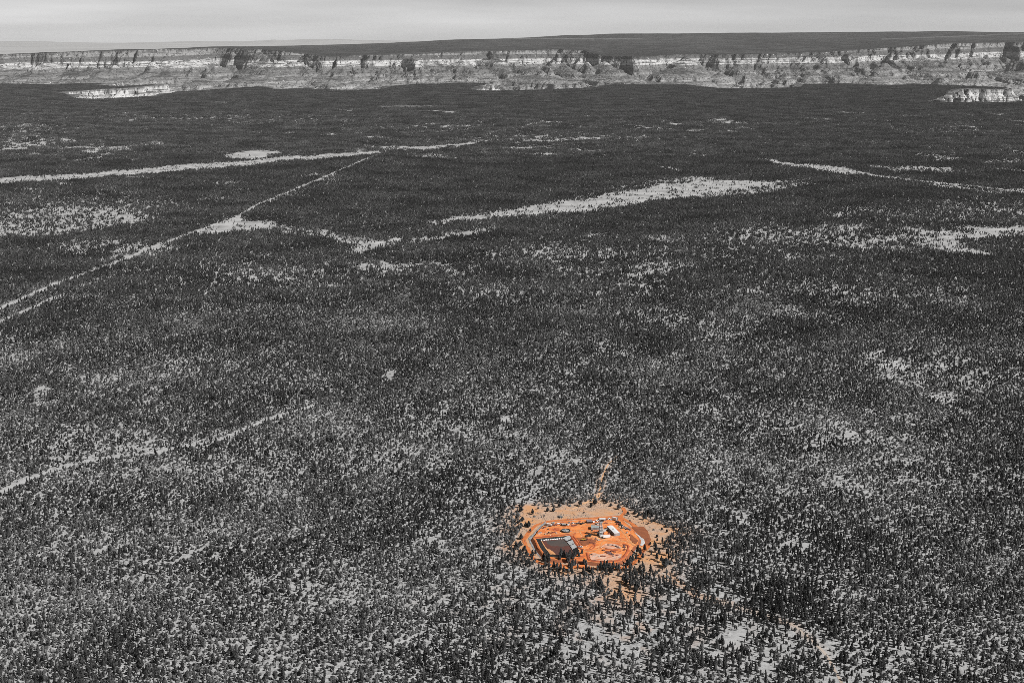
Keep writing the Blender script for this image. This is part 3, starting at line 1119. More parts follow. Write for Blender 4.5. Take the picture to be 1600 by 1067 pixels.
# ------------------------------------------------------------------ the mine: outlines
ZY = 4.2                                  # the yard is a filled pad above the natural ground
YARD1 = [(247, 400), (298, 332), (350, 277), (440, 256), (560, 246), (700, 236), (850, 229), (985, 211), (1040, 256), (1110, 312), (1150, 352), (1188, 405), (1178, 455),
         (1140, 480), (1110, 530), (1060, 588), (1000, 618), (880, 628), (740, 610), (640, 600), (560, 592), (460, 592), (372, 584), (328, 545), (290, 480)]
POND1 = [(270, 408), (380, 396), (500, 386), (575, 377), (612, 430), (645, 480), (650, 535), (600, 578), (450, 575), (368, 566), (310, 490)]
PONDB1 = [(318, 425), (390, 418), (470, 412), (520, 408), (560, 450), (592, 495), (600, 540), (570, 556), (450, 557), (400, 545), (352, 485)]
YARD = px_poly([A1(p) for p in YARD1], ZY)
POND = px_poly([A1(p) for p in POND1], ZY)
PONDB = px_poly([A1(p) for p in PONDB1], 1.2)
YARD_R = rough_poly(YARD, 5, 1.2, 12, 3)
POND_K = 6


def resample_k(poly, k):
    o = []
    for i in range(len(poly)):
        a, b_ = np.array(poly[i]), np.array(poly[(i + 1) % len(poly)])
        o += [tuple(a + (b_ - a) * j / k) for j in range(k)]
    return o


POND_R, PONDB_R = resample_k(POND, POND_K), resample_k(PONDB, POND_K)

# ------------------------------------------------------------------ forest
EXPL1 = [  # pines along the lower edge of the mine and round it (close-up drawing pixels, tree height in m)
    (495, 572, 17), (521, 592, 18), (546, 600, 16), (575, 592, 18), (480, 612, 14), (618, 585, 15), (650, 566, 13), (682, 560, 13), (700, 640, 12), (655, 590, 12), (600, 610, 17), (560, 625, 16),
    (240, 572, 14), (266, 556, 11), (340, 602, 15), (366, 612, 18), (385, 622, 17), (352, 630, 15), (430, 692, 18), (458, 702, 17), (490, 692, 15), (520, 716, 14), (570, 690, 16), (602, 662, 15), (622, 652, 13), (585, 716, 13),
    (720, 716, 17), (745, 722, 15), (770, 728, 14), (850, 692, 18), (880, 692, 19), (905, 684, 18), (930, 702, 17), (960, 694, 18), (990, 694, 15), (1012, 690, 13), (820, 716, 15), (940, 726, 15),
    (1180, 542, 17), (1202, 562, 15), (1242, 522, 15), (1090, 652, 14), (1112, 640, 17), (1132, 622, 16), (1190, 642, 13), (1165, 600, 14), (1225, 590, 13), (1120, 690, 15), (1150, 720, 14), (1200, 700, 14),
    (1340, 532, 18), (1370, 562, 16), (1422, 502, 16), (1432, 662, 18), (1350, 600, 15), (1390, 620, 13), (1300, 560, 10), (1450, 560, 16), (1470, 480, 15), (1330, 480, 12), (1352, 440, 10), (1400, 455, 13),
    (850, 860, 19), (832, 840, 17), (870, 900, 16), (1050, 800, 16), (1075, 820, 17), (1020, 860, 12), (1180, 860, 18), (1160, 900, 19), (1120, 1010, 12), (1035, 1000, 17), (980, 960, 16)]
LONE1 = [(240, 190, 10), (665, 118, 11), (762, 126, 8), (800, 98, 10), (205, 305, 11), (140, 412, 9), (140, 168, 10), (1010, 146, 10), (1092, 200, 8), (1235, 240, 9), (1272, 282, 5), (1352, 395, 5), (1292, 460, 5),
         (480, 132, 8), (430, 165, 9), (376, 165, 8), (290, 150, 6), (112, 330, 9), (180, 300, 8), (150, 250, 8), (700, 180, 3.5), (900, 92, 9), (1160, 190, 9), (1190, 215, 10), (940, 118, 6), (220, 350, 7), (130, 480, 10), (100, 500, 11), (165, 520, 9), (1440, 350, 6), (1395, 330, 5)]
BUSH1 = [(490, 216, 3.2, 4.2), (255, 212, 2.2, 2.4), (365, 120, 3, 2.5), (575, 118, 3, 2.5), (345, 205, 1.6, 2), (1110, 250, 1.8, 2), (1320, 330, 2, 2)]


def mine_free(x, y, margin=6):
    """False where the mine's yard, roads and clearing keep the trees away"""
    k = inpoly(x, y, YARD) | (dist_line(x, y, YARD, True) < 16)
    c = inpoly(x + (fbm(x / 18, y / 25, 2, 4) - .5) * 16, y + (fbm(x / 18, y / 25, 2, 8) - .5) * 26, CLEAR)
    return ~(k | c)


px_all = fan_points(1480, 4300, 5.3)
x, y = px_all[:, 0], px_all[:, 1]
op, soft = openness(x, y)
qx, qy = proj(x, y)
n1 = fbm(x / 260, y / 330, 4, 201)
n2 = fbm(x / 45, y / 60, 3, 211)
tall = np.exp(-(((qx - 1080) / 330) ** 2 + ((qy - 960) / 130) ** 2)) * 0.9 + 0.25 * sstep(2400, 4000, y)
dens = np.clip(0.84 - 0.55 * soft - 0.75 * (n2 - .5) * (1 + soft * 2) - 0.75 * (n1 - .5) - 0.10 * tall, 0.05, 0.97)
dcl = dist_line(x, y, CLEAR, True)
dens = dens * (1 - .42 * np.exp(-(dcl / 90.0) ** 2) * (qy > 860))
keep = (rng.random(len(x)) < dens * (1 - op) ** 1.2) & mine_free(x, y)
x, y, qx, qy, tall, n1 = x[keep], y[keep], qx[keep], qy[keep], tall[keep], n1[keep]
pfrac = np.clip(0.36 + 0.9 * (fbm(x / 180, y / 240, 3, 221) - .5) + 0.5 * tall, 0.08, 0.95)
is_p = rng.random(len(x)) < pfrac
hgt = np.where(is_p, (5.0 + 11 * rng.random(len(x)) ** 1.7) * (1 + 0.22 * tall), 2.8 + 3.0 * rng.random(len(x)) ** 1.5)
wid = np.where(is_p, hgt / 10 * rng.uniform(.8, 1.2, len(x)) * (1 - .12 * tall), hgt / 4.6 * rng.uniform(.85, 1.25, len(x)))
# thin the small trees that would grow inside tall ones' crowns in the tall stand
z = zland(x, y)
inframe = (qx > 5) & (qx < 1595) & (qy < 1062)
show = hgt / np.hypot(y, H) * inframe
order = np.argsort(-np.where(is_p, show, 0))
n_ind = 300 - len(EXPL1) - len(LONE1)
solo_p = order[:n_ind]
orderj = np.argsort(-np.where(~is_p & (wid * 2.1 > 1.2), wid * 4.6 / np.hypot(y, H) * inframe, 0))
solo_j = orderj[:110]
rest = np.ones(len(x), bool)
rest[solo_p] = False
rest[solo_j] = False
idx = np.where(is_p, rng.integers(0, NP, len(x)), NP + rng.integers(0, NJ, len(x)))
hs = np.where(is_p, hgt / 10, hgt / 4.6)
scl = np.column_stack([wid, wid, hs])
scatter("near_forest", np.column_stack([x, y, z])[rest], rng.uniform(0, 6.28, len(x))[rest], scl[rest], idx[rest], PROTO,
        "dense mixed forest of dark pines and rounder grey junipers surrounding the orange mine")

pm = fan_points(4300, 9300, 17)
opm, sfm = openness(pm[:, 0], pm[:, 1])
km = (np.maximum(opm, sfm) > .3) & (rng.random(len(pm)) < .30 * (.35 + 1.3 * (fbm(pm[:, 0] / 70, pm[:, 1] / 90, 3, 291) > .5)) * np.where(opm > .92, .45, 1))
km &= dist_line(pm[:, 0], pm[:, 1], LINES_G[0][0]) > 16
pm = pm[km]
sm_ = rng.uniform(.6, 1.25, len(pm))
scatter("meadow_trees", np.column_stack([pm, zland(pm[:, 0], pm[:, 1])]), rng.uniform(0, 6.28, len(pm)), np.column_stack([sm_, sm_, sm_]), rng.integers(0, NP, len(pm)), PROTO,
        "scattered small dark trees dotting the pale meadows of the middle distance")

p2 = fan_points(4300, 9300, 12.5)
x2, y2 = p2[:, 0], p2[:, 1]
op, soft = openness(x2 + rng.normal(0, .0019, len(x2)) * y2, y2 + rng.normal(0, .0042, len(x2)) * y2)
op = np.where((dist_line(x2, y2, LINES_G[0][0]) < 9) | (dist_line(x2, y2, LINES_G[3][0]) < 24), .985, op)
n1 = fbm(x2 / 420, y2 / 520, 4, 231)
n2 = fbm(x2 / 60, y2 / 90, 3, 241)
dens = np.clip(0.93 - 0.75 * (n2 - .5) * (.6 + soft * 3) - 0.4 * (n1 - .5), 0.03, 1) * (1 - soft) ** 2.6
keep = rng.random(len(x2)) < dens * (1 - op) ** 2.0
x2, y2 = x2[keep], y2[keep]
s2 = rng.uniform(.75, 1.2, len(x2))
scatter("middle_forest", np.column_stack([x2, y2, zland(x2, y2)]), rng.uniform(0, 6.28, len(x2)), np.column_stack([s2, s2, s2 * rng.uniform(.8, 1.1, len(x2))]),
        rng.integers(0, 9, len(x2)), FARP, "dark pine forest broken by pale meadows and straight cuts in the middle distance")

p3 = fan_points(9300, 22500, 34)
x3, y3 = p3[:, 0], p3[:, 1]
k3 = inpoly(x3, y3, RIMPOLY) & (dist_line(x3, y3, RIM) > 110)
x3, y3 = x3[k3], y3[k3]
op, soft = openness(x3 + rng.normal(0, .0018, len(x3)) * y3, y3 + rng.normal(0, .0038, len(x3)) * y3)
n2 = fbm(x3 / 150, y3 / 260, 3, 251)
dens = np.clip(1.15 - 0.8 * np.clip(n2 - .5, 0, 1), 0.05, 1) * (1 - soft) ** 2.6
keep = rng.random(len(x3)) < dens * (1 - op) ** 2.2
x3, y3 = x3[keep], y3[keep]
s3 = rng.uniform(.8, 1.15, len(x3))
zf3 = zland(x3, y3) * np.where(y3 > 15000, 0.6, 1.0)
scatter("far_forest", np.column_stack([x3, y3, zf3]), rng.uniform(0, 6.28, len(x3)), np.column_stack([s3, s3, s3]), rng.integers(0, 8, len(x3)), FARC,
        "unbroken dark forest running back to the rim of the canyon")

# ---- single trees
PINE_SH = []
for i in range(6):
    cm = pine_crown(10, 1.75 + .22 * (i % 4), 150, 500 + i, 1.0).mesh("pine_crown")
    tm = trunk(10, 2.0, 600 + i).mesh("pine_trunk")
    cm.materials.append(M['pine'])
    tm.materials.append(M['bark'])
    PINE_SH.append((cm, tm))
JUN_SH = []
for i in range(4):
    cm = bush_crown(4.6, 2.1 + .2 * (i % 3), 90, 700 + i, .9).mesh("juniper_crown")
    tm = trunk(4.2, 1.6, 800 + i).mesh("juniper_trunk")
    cm.materials.append(M['juniper'])
    tm.materials.append(M['bark'])
    JUN_SH.append((cm, tm))


def plant(name, sh, loc, h, w, label, cat, group):
    r = empty(name, loc, random.uniform(0, 6.28))
    r.scale = (w, w, h)
    tag(r, label, cat, group)
    link("trunk", sh[1], None, r)
    link("crown", sh[0], None, r)
    return r


h_hi = np.quantile(hgt[solo_p], .72)
for i in solo_p:
    d_tr = float(dist_line(np.array([x[i]]), np.array([y[i]]), LINES_G[8][0])[0])
    slim = wid[i] / hgt[i] < .095
    if qx[i] < 800:
        lab, grp = "tall dark pine standing above grey junipers in the crowded forest", "tall pines among the junipers"
    elif d_tr < 26:
        lab, grp = "tall dark pine standing right beside the pale sandy forest track", "tall pines beside the sandy track"
    elif hgt[i] > h_hi:
        lab, grp = "one of the very tallest dark pines, with a long shadow, in the open stand", "tallest pines in the open stand"
    elif slim:
        lab, grp = "slender narrow-crowned dark pine in the open, shadow-striped stand below the mine", "slender pines in the open stand"
    else:
        lab, grp = "broad-crowned dark pine in the open, shadow-striped stand below the mine", "broad pines in the open stand"
    plant("pine_tree", random.choice(PINE_SH), (x[i], y[i], z[i]), hgt[i] / 10, wid[i], lab, "tree", grp)
w_hi = np.quantile(wid[solo_j], .5)
for i in solo_j:
    plant("juniper_tree", random.choice(JUN_SH), (x[i], y[i], z[i]), hs[i], wid[i], "wide spreading grey juniper on pale ground in the nearest part of the forest" if wid[i] > w_hi else "low compact grey juniper on pale ground in the nearest part of the forest", "tree",
          "wide junipers in the nearest forest" if wid[i] > w_hi else "compact junipers in the nearest forest")
for (a, b_, h) in EXPL1:
    p = GP(*A1((a, b_)))
    lab, grp = (("dark pine crowding the pond end of the mine yard", "pines by the pond") if a < 710 else
                ("dark pine in the row just outside the pale rock pad", "pines outside the rock pad") if a < 1040 and b_ < 740 else
                ("slim dark pine beside the grey stone ditch and exit track of the mine", "pines by the stone ditch") if b_ < 740 else
                ("dark pine beside the small tan opening below the mine", "pines by the small opening"))
    plant("pine_tree", random.choice(PINE_SH), p, h / 11.2, h / 10.5 * random.uniform(.9, 1.15), lab, "tree", grp)
for (a, b_, h) in LONE1:
    p = GP(*A1((a, b_)))
    lab, grp = (("lone small dark pine on the tan scrub behind the mine yard", "lone pines behind the yard") if b_ < 180 and a < 1000 else
                ("lone small dark pine on the tan scrub beside the brown bare slope", "lone pines by the brown slope") if a > 900 else
                ("lone small dark pine on the tan scrub outside the pond corner", "lone pines by the pond corner"))
    plant("pine_tree", random.choice(PINE_SH), p, h / 10, h / 10 * random.uniform(1.6, 2.1), lab, "tree", grp)
for i, (a, b_, h, w) in enumerate(BUSH1):
    p = GP(*A1((a, b_)))
    plant("scrub_bush", random.choice(JUN_SH), p, h / 4.6, w / 2.3,
          "wide dark bush on the tan scrub just behind the mine yard" if i == 0 else "small dark bush dotted on the tan scrub round the mine", "bush", None if i == 0 else "small bushes on the scrub")

# low scrub speckling the cleared ground round the mine
cq = np.array(CLEAR)
sc_ = rng.uniform(cq.min(0), cq.max(0), (5200, 2))
ks_ = inpoly(sc_[:, 0], sc_[:, 1], CLEAR) & ~inpoly(sc_[:, 0], sc_[:, 1], YARD) & (dist_line(sc_[:, 0], sc_[:, 1], YARD, True) > 12)
ks_ &= rng.random(len(sc_)) < sstep(.35, .62, fbm(sc_[:, 0] / 24, sc_[:, 1] / 34, 3, 311)) * .75
sc_ = sc_[ks_]
ss_ = rng.uniform(.10, .27, len(sc_))
scatter("low_scrub", np.column_stack([sc_, np.zeros(len(sc_))]), rng.uniform(0, 6.28, len(sc_)), np.column_stack([ss_ * 1.3, ss_ * 1.3, ss_]), NP + rng.integers(0, NJ, len(sc_)), PROTO,
        "low dark scrub speckling the tan cleared ground round the mine")["category"] = "scrub"

# ------------------------------------------------------------------ the mine: ground
flat = lambda v: (lambda a, b_: np.full(np.shape(a), v))


def yard_z(a, b_):
    return ZY + (fbm(a / 14, b_ / 14, 3, 301) - .5) * 0.7 * np.clip(dist_line(a, b_, YARD_R, True) / 4, 0, 1) * np.clip(dist_line(a, b_, POND_R, True) / 4, 0, 1)


yard = tag(sheet("mine_yard", YARD_R, yard_z, 'orange', [POND_R], 2.6), kind='structure')
tag(loft("yard_bank", YARD_R, ZY, [(a + 0.0, b_) for a, b_ in offset_poly(offset_poly(YARD_R, 2.5), 2.5)], -0.3, 'brownslope'), kind='structure')
pond = tag(loft("pond_bank", POND_R, ZY, PONDB_R, 1.2, 'liner'), kind='structure')
tag(sheet("pond_water", PONDB_R, lambda a, b_: 1.2 + 0 * a, 'mud', (), 4.0), kind='structure')
tag(sheet("shallow_pond_water", rough_poly(px_poly([A1(p) for p in [(370, 425), (450, 420), (515, 412), (556, 448), (565, 475), (520, 470), (470, 478), (420, 472), (378, 455)]], 1.2), 3, 3, 8, 9),
          flat(1.24), 'greywater', (), 4.0), kind='structure')
tag(sheet("sand_bar", rough_poly(px_poly([A1(p) for p in [(345, 470), (375, 500), (395, 505), (420, 520), (440, 538), (450, 553), (412, 546), (380, 525), (355, 492)]], 1.2), 2, 1.0, 6, 19),
          lambda a, b_: 1.3 + .3 * fbm(a / 5, b_ / 5, 2, 3), 'sand', (), 2.5), kind='structure')
tag(sheet("pond_edge_sand", px_poly([A1(p) for p in [(315, 426), (325, 427), (360, 487), (405, 545), (452, 552), (450, 558), (398, 549), (348, 487)]], 1.2), flat(1.32), 'sand', (), 2.5), kind='structure')
# pale sheets laid down the pond's right-hand bank
PA, PB = A1((520, 392)), A1((572, 378))
sl_top = [A1(p) for p in [(568, 379), (592, 403), (600, 418), (622, 447), (626, 452), (642, 478)]]
sl_bot = [A1(p) for p in [(514, 398), (540, 428), (548, 436), (570, 464), (574, 470), (596, 502)]]
for i, lab in ((0, "pale grey liner sheet at the upper end of the pond bank"), (2, "pale grey liner sheet in the middle of the pond bank"), (4, "pale grey liner sheet at the lower end of the pond bank")):
    t0, t1 = GP(*sl_top[i], ZY + .25), GP(*sl_top[i + 1], ZY + .25)
    b0, b1 = GP(*sl_bot[i], 1.9), GP(*sl_bot[i + 1], 1.9)
    n_ = (t1 - t0).cross(b0 - t0).normalized()
    n_ = n_ if n_.z > 0 else -n_
    mb = MB()
    vs = [t0, t1, b1, b0]
    mb.add([v + n_ * .35 for v in vs] + [v - n_ * .1 for v in vs], [(0, 1, 2, 3), (7, 6, 5, 4), (0, 4, 5, 1), (1, 5, 6, 2), (2, 6, 7, 3), (3, 7, 4, 0)])
    tag(mb.build("liner_sheet", 'slab'), lab, "liner sheet", "liner sheets on the pond bank")
# red banks and basins in the yard
def bank(name, pts, w, h, mat, seed=1, z0=ZY):
    return tag(strip(name, px_poly(pts, z0), [w], lambda a, b_: np.full(np.shape(a), z0 - .25), mat, 2.5, seed, [0, h * .7, h, h * .75, 0]), kind='structure')


bank("dirt_bank", [A1(p) for p in [(585, 388), (620, 440), (660, 495), (700, 510)]], 5.5, 1.6, 'redbank', 3)
bank("dirt_bank", [A1(p) for p in [(602, 380), (640, 430), (676, 480)]], 4, 1.2, 'redbank', 4)
bank("dirt_bank", [A1(p) for p in [(262, 398), (380, 386), (480, 378), (565, 368)]], 6, 0.9, 'redbank', 5)
bank("dirt_bank", [A1(p) for p in [(262, 415), (300, 490), (350, 560), (372, 578), (460, 582), (560, 584), (640, 592)]], 4, 0.9, 'roadorange', 6)
bank("dirt_bank", [A1(p) for p in [(725, 535), (735, 575), (745, 603), (880, 618), (1000, 606), (1050, 575), (1085, 525), (1100, 470), (1050, 455)]], 5, 1.5, 'redbank', 7)
bank("dirt_bank", [A1(p) for p in [(850, 490), (880, 462), (930, 450), (990, 462), (1030, 490)]], 4, 1.1, 'pinkrock', 8)
bank("dirt_bank", [A1(p) for p in [(890, 500), (960, 508), (1030, 520)]], 4, 1.2, 'redbank', 9)
bank("dirt_bank", [A1(p) for p in [(745, 500), (770, 475), (800, 460), (790, 490), (760, 505)]], 3.0, 1.0, 'redbank', 10)
tag(sheet("rock_pad", rough_poly(px_poly([A1(p) for p in [(750, 545), (800, 535), (850, 548), (880, 540), (960, 560), (1000, 540), (1040, 545), (1030, 575), (990, 600), (880, 608), (760, 598)]], ZY), 3, 2.5, 8, 29),
          lambda a, b_: ZY + .45 + .5 * fbm(a / 4, b_ / 4, 3, 33), 'pinkrock', (), 2.0), kind='structure')
tag(sheet("rock_pad", rough_poly(px_poly([A1(p) for p in [(862, 485), (890, 460), (940, 452), (1000, 465), (1030, 488), (980, 500), (920, 498)]], ZY), 3, 2, 8, 39),
          lambda a, b_: ZY + .45 + .4 * fbm(a / 4, b_ / 4, 3, 43), 'pinkrock', (), 2.0), kind='structure')
tag(sheet("brown_basin", rough_poly(px_poly([A1(p) for p in [(630, 400), (690, 395), (760, 410), (810, 425), (800, 450), (740, 455), (690, 470), (655, 440)]], ZY), 3, 2.5, 9, 49),
          flat(ZY + .42), 'brownslope', (), 3.0), kind='structure')
tag(sheet("orange_apron", rough_poly(px_poly([A1(p) for p in [(385, 600), (440, 618), (520, 640), (600, 648), (700, 640), (740, 655), (700, 668), (560, 680), (470, 665), (400, 660)]]), 3, 2.5, 9, 59),
          lambda a, b_: np.full(np.shape(a), .28), 'orange', (), 3.0), kind='structure')
tag(sheet("brown_slope", rough_poly(px_poly([A3(p) for p in [(935, 305), (1000, 298), (1130, 292), (1192, 370), (1250, 520), (1232, 605), (1170, 600), (1125, 510), (1060, 440), (960, 360)]]), 3, 2.0, 9, 69),
          lambda a, b_: .35 + .5 * fbm(a / 9, b_ / 9, 3, 71), 'brownslope', (), 3.0), kind='structure')
tag(sheet("brown_slope", rough_poly(px_poly([A3(p) for p in [(925, 425), (975, 470), (1040, 530), (1010, 590), (950, 560), (900, 500)]], ZY), 3, 1.5, 9, 79),
          flat(ZY + .45), 'brownslope', (), 3.0), kind='structure')
# roads and ditches
zl0 = lambda a, b_: zland(a, b_) + .18


def road(name, pts, w, mat, zf=zl0, seed=1, prof=None, step=5):
    return tag(strip(name, px_poly(pts), w, zf, mat, step, seed, prof), kind='structure')


road("dirt_road", [A3(p) for p in [(775, -25), (800, 5), (838, 48), (790, 85), (728, 130), (742, 182), (830, 268), (930, 350), (1010, 400), (1090, 462), (1142, 545), (1135, 610), (1120, 650)]], [7, 7, 6], 'roadorange',
     lambda a, b_: zland(a, b_) + .42)
road("dirt_road", [A3(p) for p in [(1128, 655), (1210, 690), (1300, 760), (1370, 830), (1400, 880), (1440, 960)]], [7, 6], 'roadtan')
road("dirt_road", [A1(p) for p in [(590, 150), (700, 95), (800, 45), (832, 20)]], [4], 'roadtan')
road("forest_road", [(935, 778), (939, 760), (941, 745), (950, 725), (965, 712)], [3.2, 1.6], 'roadtan', zl0, 3, None, 8)
road("forest_road", LINES[8][0], [3.4, 3.6, 4], 'roadpale', zl0, 3, None, 8)
road("forest_road", LINES[4][0], [8, 6, 4.5, 3], 'roadgrey', zl0, 4, None, 10)
road("forest_road", LINES[3][0], [20, 18, 16], 'roadgrey', lambda a, b_: zland(a, b_) + .8, 5, None, 25)
road("forest_road", LINES[0][0], [7, 6, 6], 'roadgrey', lambda a, b_: zland(a, b_) + .6, 6, None, 20)
road("forest_road", [(-40, 286.5), (130, 274.5), (300, 262.5), (430, 252), (560, 242), (603, 238.5)], [26, 24, 22], 'roadgrey', lambda a, b_: zland(a, b_) + 1.0, 7, None, 40)
dp = [0, .9, .25, .9, 0]
zd = lambda a, b_: np.full(np.shape(a), .05)
ring = offset_poly(offset_poly(offset_poly(YARD, 6), 5), 5)
road_ring = tag(strip("perimeter_track", ring + ring[:1], [7, 6, 8, 7, 6], lambda a, b_: np.full(np.shape(a), .36), 'roadorange', 4, 21), kind='structure')
road("stone_ditch", [A1(p) for p in [(352, 262), (300, 318), (250, 372), (218, 405), (235, 450), (262, 500), (300, 548), (330, 580)]], [3.5, 5, 7, 6, 6], 'riprap', zd, 8, dp, 3)
road("stone_ditch", [A3(p) for p in [(965, 398), (1020, 455), (1085, 515), (1095, 555), (1040, 610)]], [6, 8, 13, 13], 'slab', lambda a, b_: np.full(np.shape(a), .4), 9, dp, 3)
road("stone_ditch", [A3(p) for p in [(1000, 635), (965, 690), (930, 760), (880, 840), (840, 905), (800, 935)]], [11, 8, 6, 5], 'riprap', zd, 10, dp, 3)
tag(strip("yard_ramp", [tuple(GP(*A3((960, 588)), ZY).xy), tuple(GP(*A3((1010, 615)), 3).xy), tuple(GP(*A3((1075, 640)), 1.6).xy), tuple(GP(*A3((1140, 662)), 0).xy)], [8],
          lambda a, b_: np.interp(a, [GP(*A3((960, 588)), ZY).x, GP(*A3((1140, 662)), 0).x], [ZY + .35, .5]), 'sand', 3, 3), kind='structure')

for i_, tr in enumerate(([(640, 330), (760, 340), (880, 420), (980, 440), (1080, 430), (1150, 465)], [(420, 300), (560, 290), (700, 290), (820, 275), (940, 270)], [(1000, 300), (1060, 360), (1100, 420), (1150, 470)],
                         [(660, 340), (680, 380), (830, 410), (900, 400)], [(700, 520), (760, 520), (840, 500), (860, 440), (900, 420)], [(310, 370), (420, 365), (560, 362), (630, 345)])):
    for off in (-1.1, 1.1):
        ln = [(a_ + .3 * off, b__ + off) for a_, b__ in px_poly([A1(p) for p in tr], ZY)]
        tag(strip("wheel_track", ln, [1.1], lambda a, b_: yard_z(a, b_) + .12, 'sand', 2.0, 50 + i_), kind='structure')

# ------------------------------------------------------------------ the mine: things
def at3(p, z=ZY):
    return GP(*A3(p), z)


def at2(p, z=ZY):
    return GP(*A2(p), z)


GZ = ZY + .25
# long white building
c = [GP(*q, ZY + 5.2) for q in ((948.9, 821.3), (956.6, 820.3), (968.2, 831.8), (960.4, 833.0))]
ax = ((c[2] - c[1]) + (c[3] - c[0])) / 2
wv = ((c[1] - c[0]) + (c[2] - c[3])) / 2
mid = (c[0] + c[1] + c[2] + c[3]) / 4
Lb, Wb = ax.length, max(9.0, abs(wv.dot(Vector((-ax.y, ax.x, 0)).normalized())))
rz = math.atan2(ax.y, ax.x)
r = empty("storage_building", (mid.x, mid.y, ZY - .1), rz)
tag(r, "long white metal building with a flat pale roof beside the headframe", "building")
l2, w2 = Lb / 2, Wb / 2
mb = MB().box(-l2, l2, -w2, w2, 0, 5.0)
mb.build("wall", 'wallgrey', r)
rf = MB().prism([(-w2 - .3, 5.0), (w2 + .3, 5.0), (w2 + .3, 5.15), (0, 5.75), (-w2 - .3, 5.15)], -l2 - .3, l2 + .3)
rfm = MB().add([(y_, x_, z_) for x_, y_, z_ in rf.v], rf.f).build("roof", 'white', r)
MB().box(-1.9, 1.6, -1.0, .6, 5.45, 6.3).build("roof_vent", 'wallgrey', rfm)
MB().box(l2 - .02, l2 + .1, -2.2, 2.2, .1, 4.0).build("roller_door", 'steel', r)
for q in (-12, -4, 4, 12):
    MB().box(q - 1.0, q + 1.0, -w2 - .08, -w2 + .02, 1.6, 3.0).build("window", 'glass', r)
    MB().box(q - 1.0, q + 1.0, w2 - .02, w2 + .08, 1.6, 3.0).build("window", 'glass', r)

# headframe
base = GP(938.5, 837.2, ZY)
r = empty("headframe", base, math.radians(12))
tag(r, "tall grey steel lattice headframe over the mine shaft", "headframe")
HT = 24.0
for sx in (-1, 1):
    for sy in (-1, 1):
        MB().tube((2.6 * sx, 2.6 * sy, 0), (1.5 * sx, 1.5 * sy, HT), .34, .28, 6).build("leg", 'steel', r)
for k in range(1, 7):
    z_ = HT * k / 6.5
    q = 2.6 - 1.1 * z_ / HT
    mb = MB()
    for a, b_ in (((-q, -q), (q, -q)), ((q, -q), (q, q)), ((q, q), (-q, q)), ((-q, q), (-q, -q))):
        mb.tube((*a, z_), (*b_, z_), .22, .22, 4)
    mb.build("girt", 'steel', r)
for k in range(6):
    za, zb = HT * k / 6.5, HT * (k + 1) / 6.5
    qa, qb = 2.6 - 1.1 * za / HT, 2.6 - 1.1 * zb / HT
    mb = MB()
    for rot in range(4):
        R = Matrix.Rotation(rot * math.pi / 2, 3, 'Z')
        mb.tube(R @ Vector((-qa, -qa, za)), R @ Vector((qb, -qb, zb)), .15, .15, 4)
        mb.tube(R @ Vector((qa, -qa, za)), R @ Vector((-qb, -qb, zb)), .15, .15, 4)
    mb.build("cross_brace", 'steel', r)
pl = MB().box(-2.6, 2.6, -2.6, 2.6, HT, HT + .4).build("platform", 'steel', r)
mb = MB()
for sx in (-2.5, 2.5):
    mb.tube((sx, -2.5, HT + 1.5), (sx, 2.5, HT + 1.5), .07, .07, 4).tube((-2.5, sx, HT + 1.5), (2.5, sx, HT + 1.5), .07, .07, 4)
    for sy in (-2.5, 2.5):
        mb.tube((sx, sy, HT + .4), (sx, sy, HT + 1.5), .07, .07, 4)
mb.build("railing", 'steel', pl)
for sx in (-.8, .8):
    MB().tube((sx - .15, 0, HT + 1.9), (sx + .15, 0, HT + 1.9), 1.5, 1.5, 16).build("sheave_wheel", 'dark', r)
for z_ in (7.5, 13, 18):
    MB().box(-2.7, 2.7, -3.2, -1.2, z_, z_ + .35).build("landing", 'white', r)
MB().box(-1.4, 1.4, -1.4, 1.4, 3, 9).build("skip_bin", 'wallgrey', r)
for sx in (-1, 1):
    MB().tube((1.6 * sx + 1, 2.5, HT - 2), (2.2 * sx + 3, 11.5, 0), .3, .3, 6).build("back_leg", 'steel', r)
# hoist house beside the headframe
def shed(name, loc, rz, lx, ly, h, wall, roof, label, cat, pitch=.9, group=None, door=True):
    r = empty(name, (loc.x, loc.y, ZY - .1), rz)
    tag(r, label, cat, group)
    MB().box(-lx / 2, lx / 2, -ly / 2, ly / 2, 0, h).build("wall", wall, r)
    p = MB().prism([(-ly / 2 - .25, h), (ly / 2 + .25, h), (ly / 2 + .25, h + .15), (0, h + pitch), (-ly / 2 - .25, h + .15)], -lx / 2 - .25, lx / 2 + .25)
    MB().add([(y_, x_, z_) for x_, y_, z_ in p.v], p.f).build("roof", roof, r)
    if door:
        MB().box(lx / 2 - .02, lx / 2 + .08, -1.2, 1.2, .1, min(h - .3, 3)).build("door", 'dark', r)
        MB().box(-lx * .2, lx * .2, -ly / 2 - .08, -ly / 2 + .02, h * .45, h * .75).build("window", 'glass', r)
    return r


shed("hoist_house", at3((318, 330)), math.radians(-4), 13, 12, 4.2, 'wallgrey', 'roofgrey', "grey hoist house with a pale ridged roof left of the headframe", "building", 1.6)
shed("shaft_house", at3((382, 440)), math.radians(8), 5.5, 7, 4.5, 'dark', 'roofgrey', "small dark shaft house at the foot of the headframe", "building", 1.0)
shed("storage_shed", at3((222, 222)), math.radians(6), 9, 8, 3.0, 'dark', 'purplepipe', "dark flat shed with a purplish grey roof along the back of the yard", "shed", .6)
shed("storage_shed", at2((655, 275)), math.radians(-4), 6, 6, 2.8, 'dark', 'wallgrey', "small dark shed between parked vehicles near the round tank", "shed", .6)

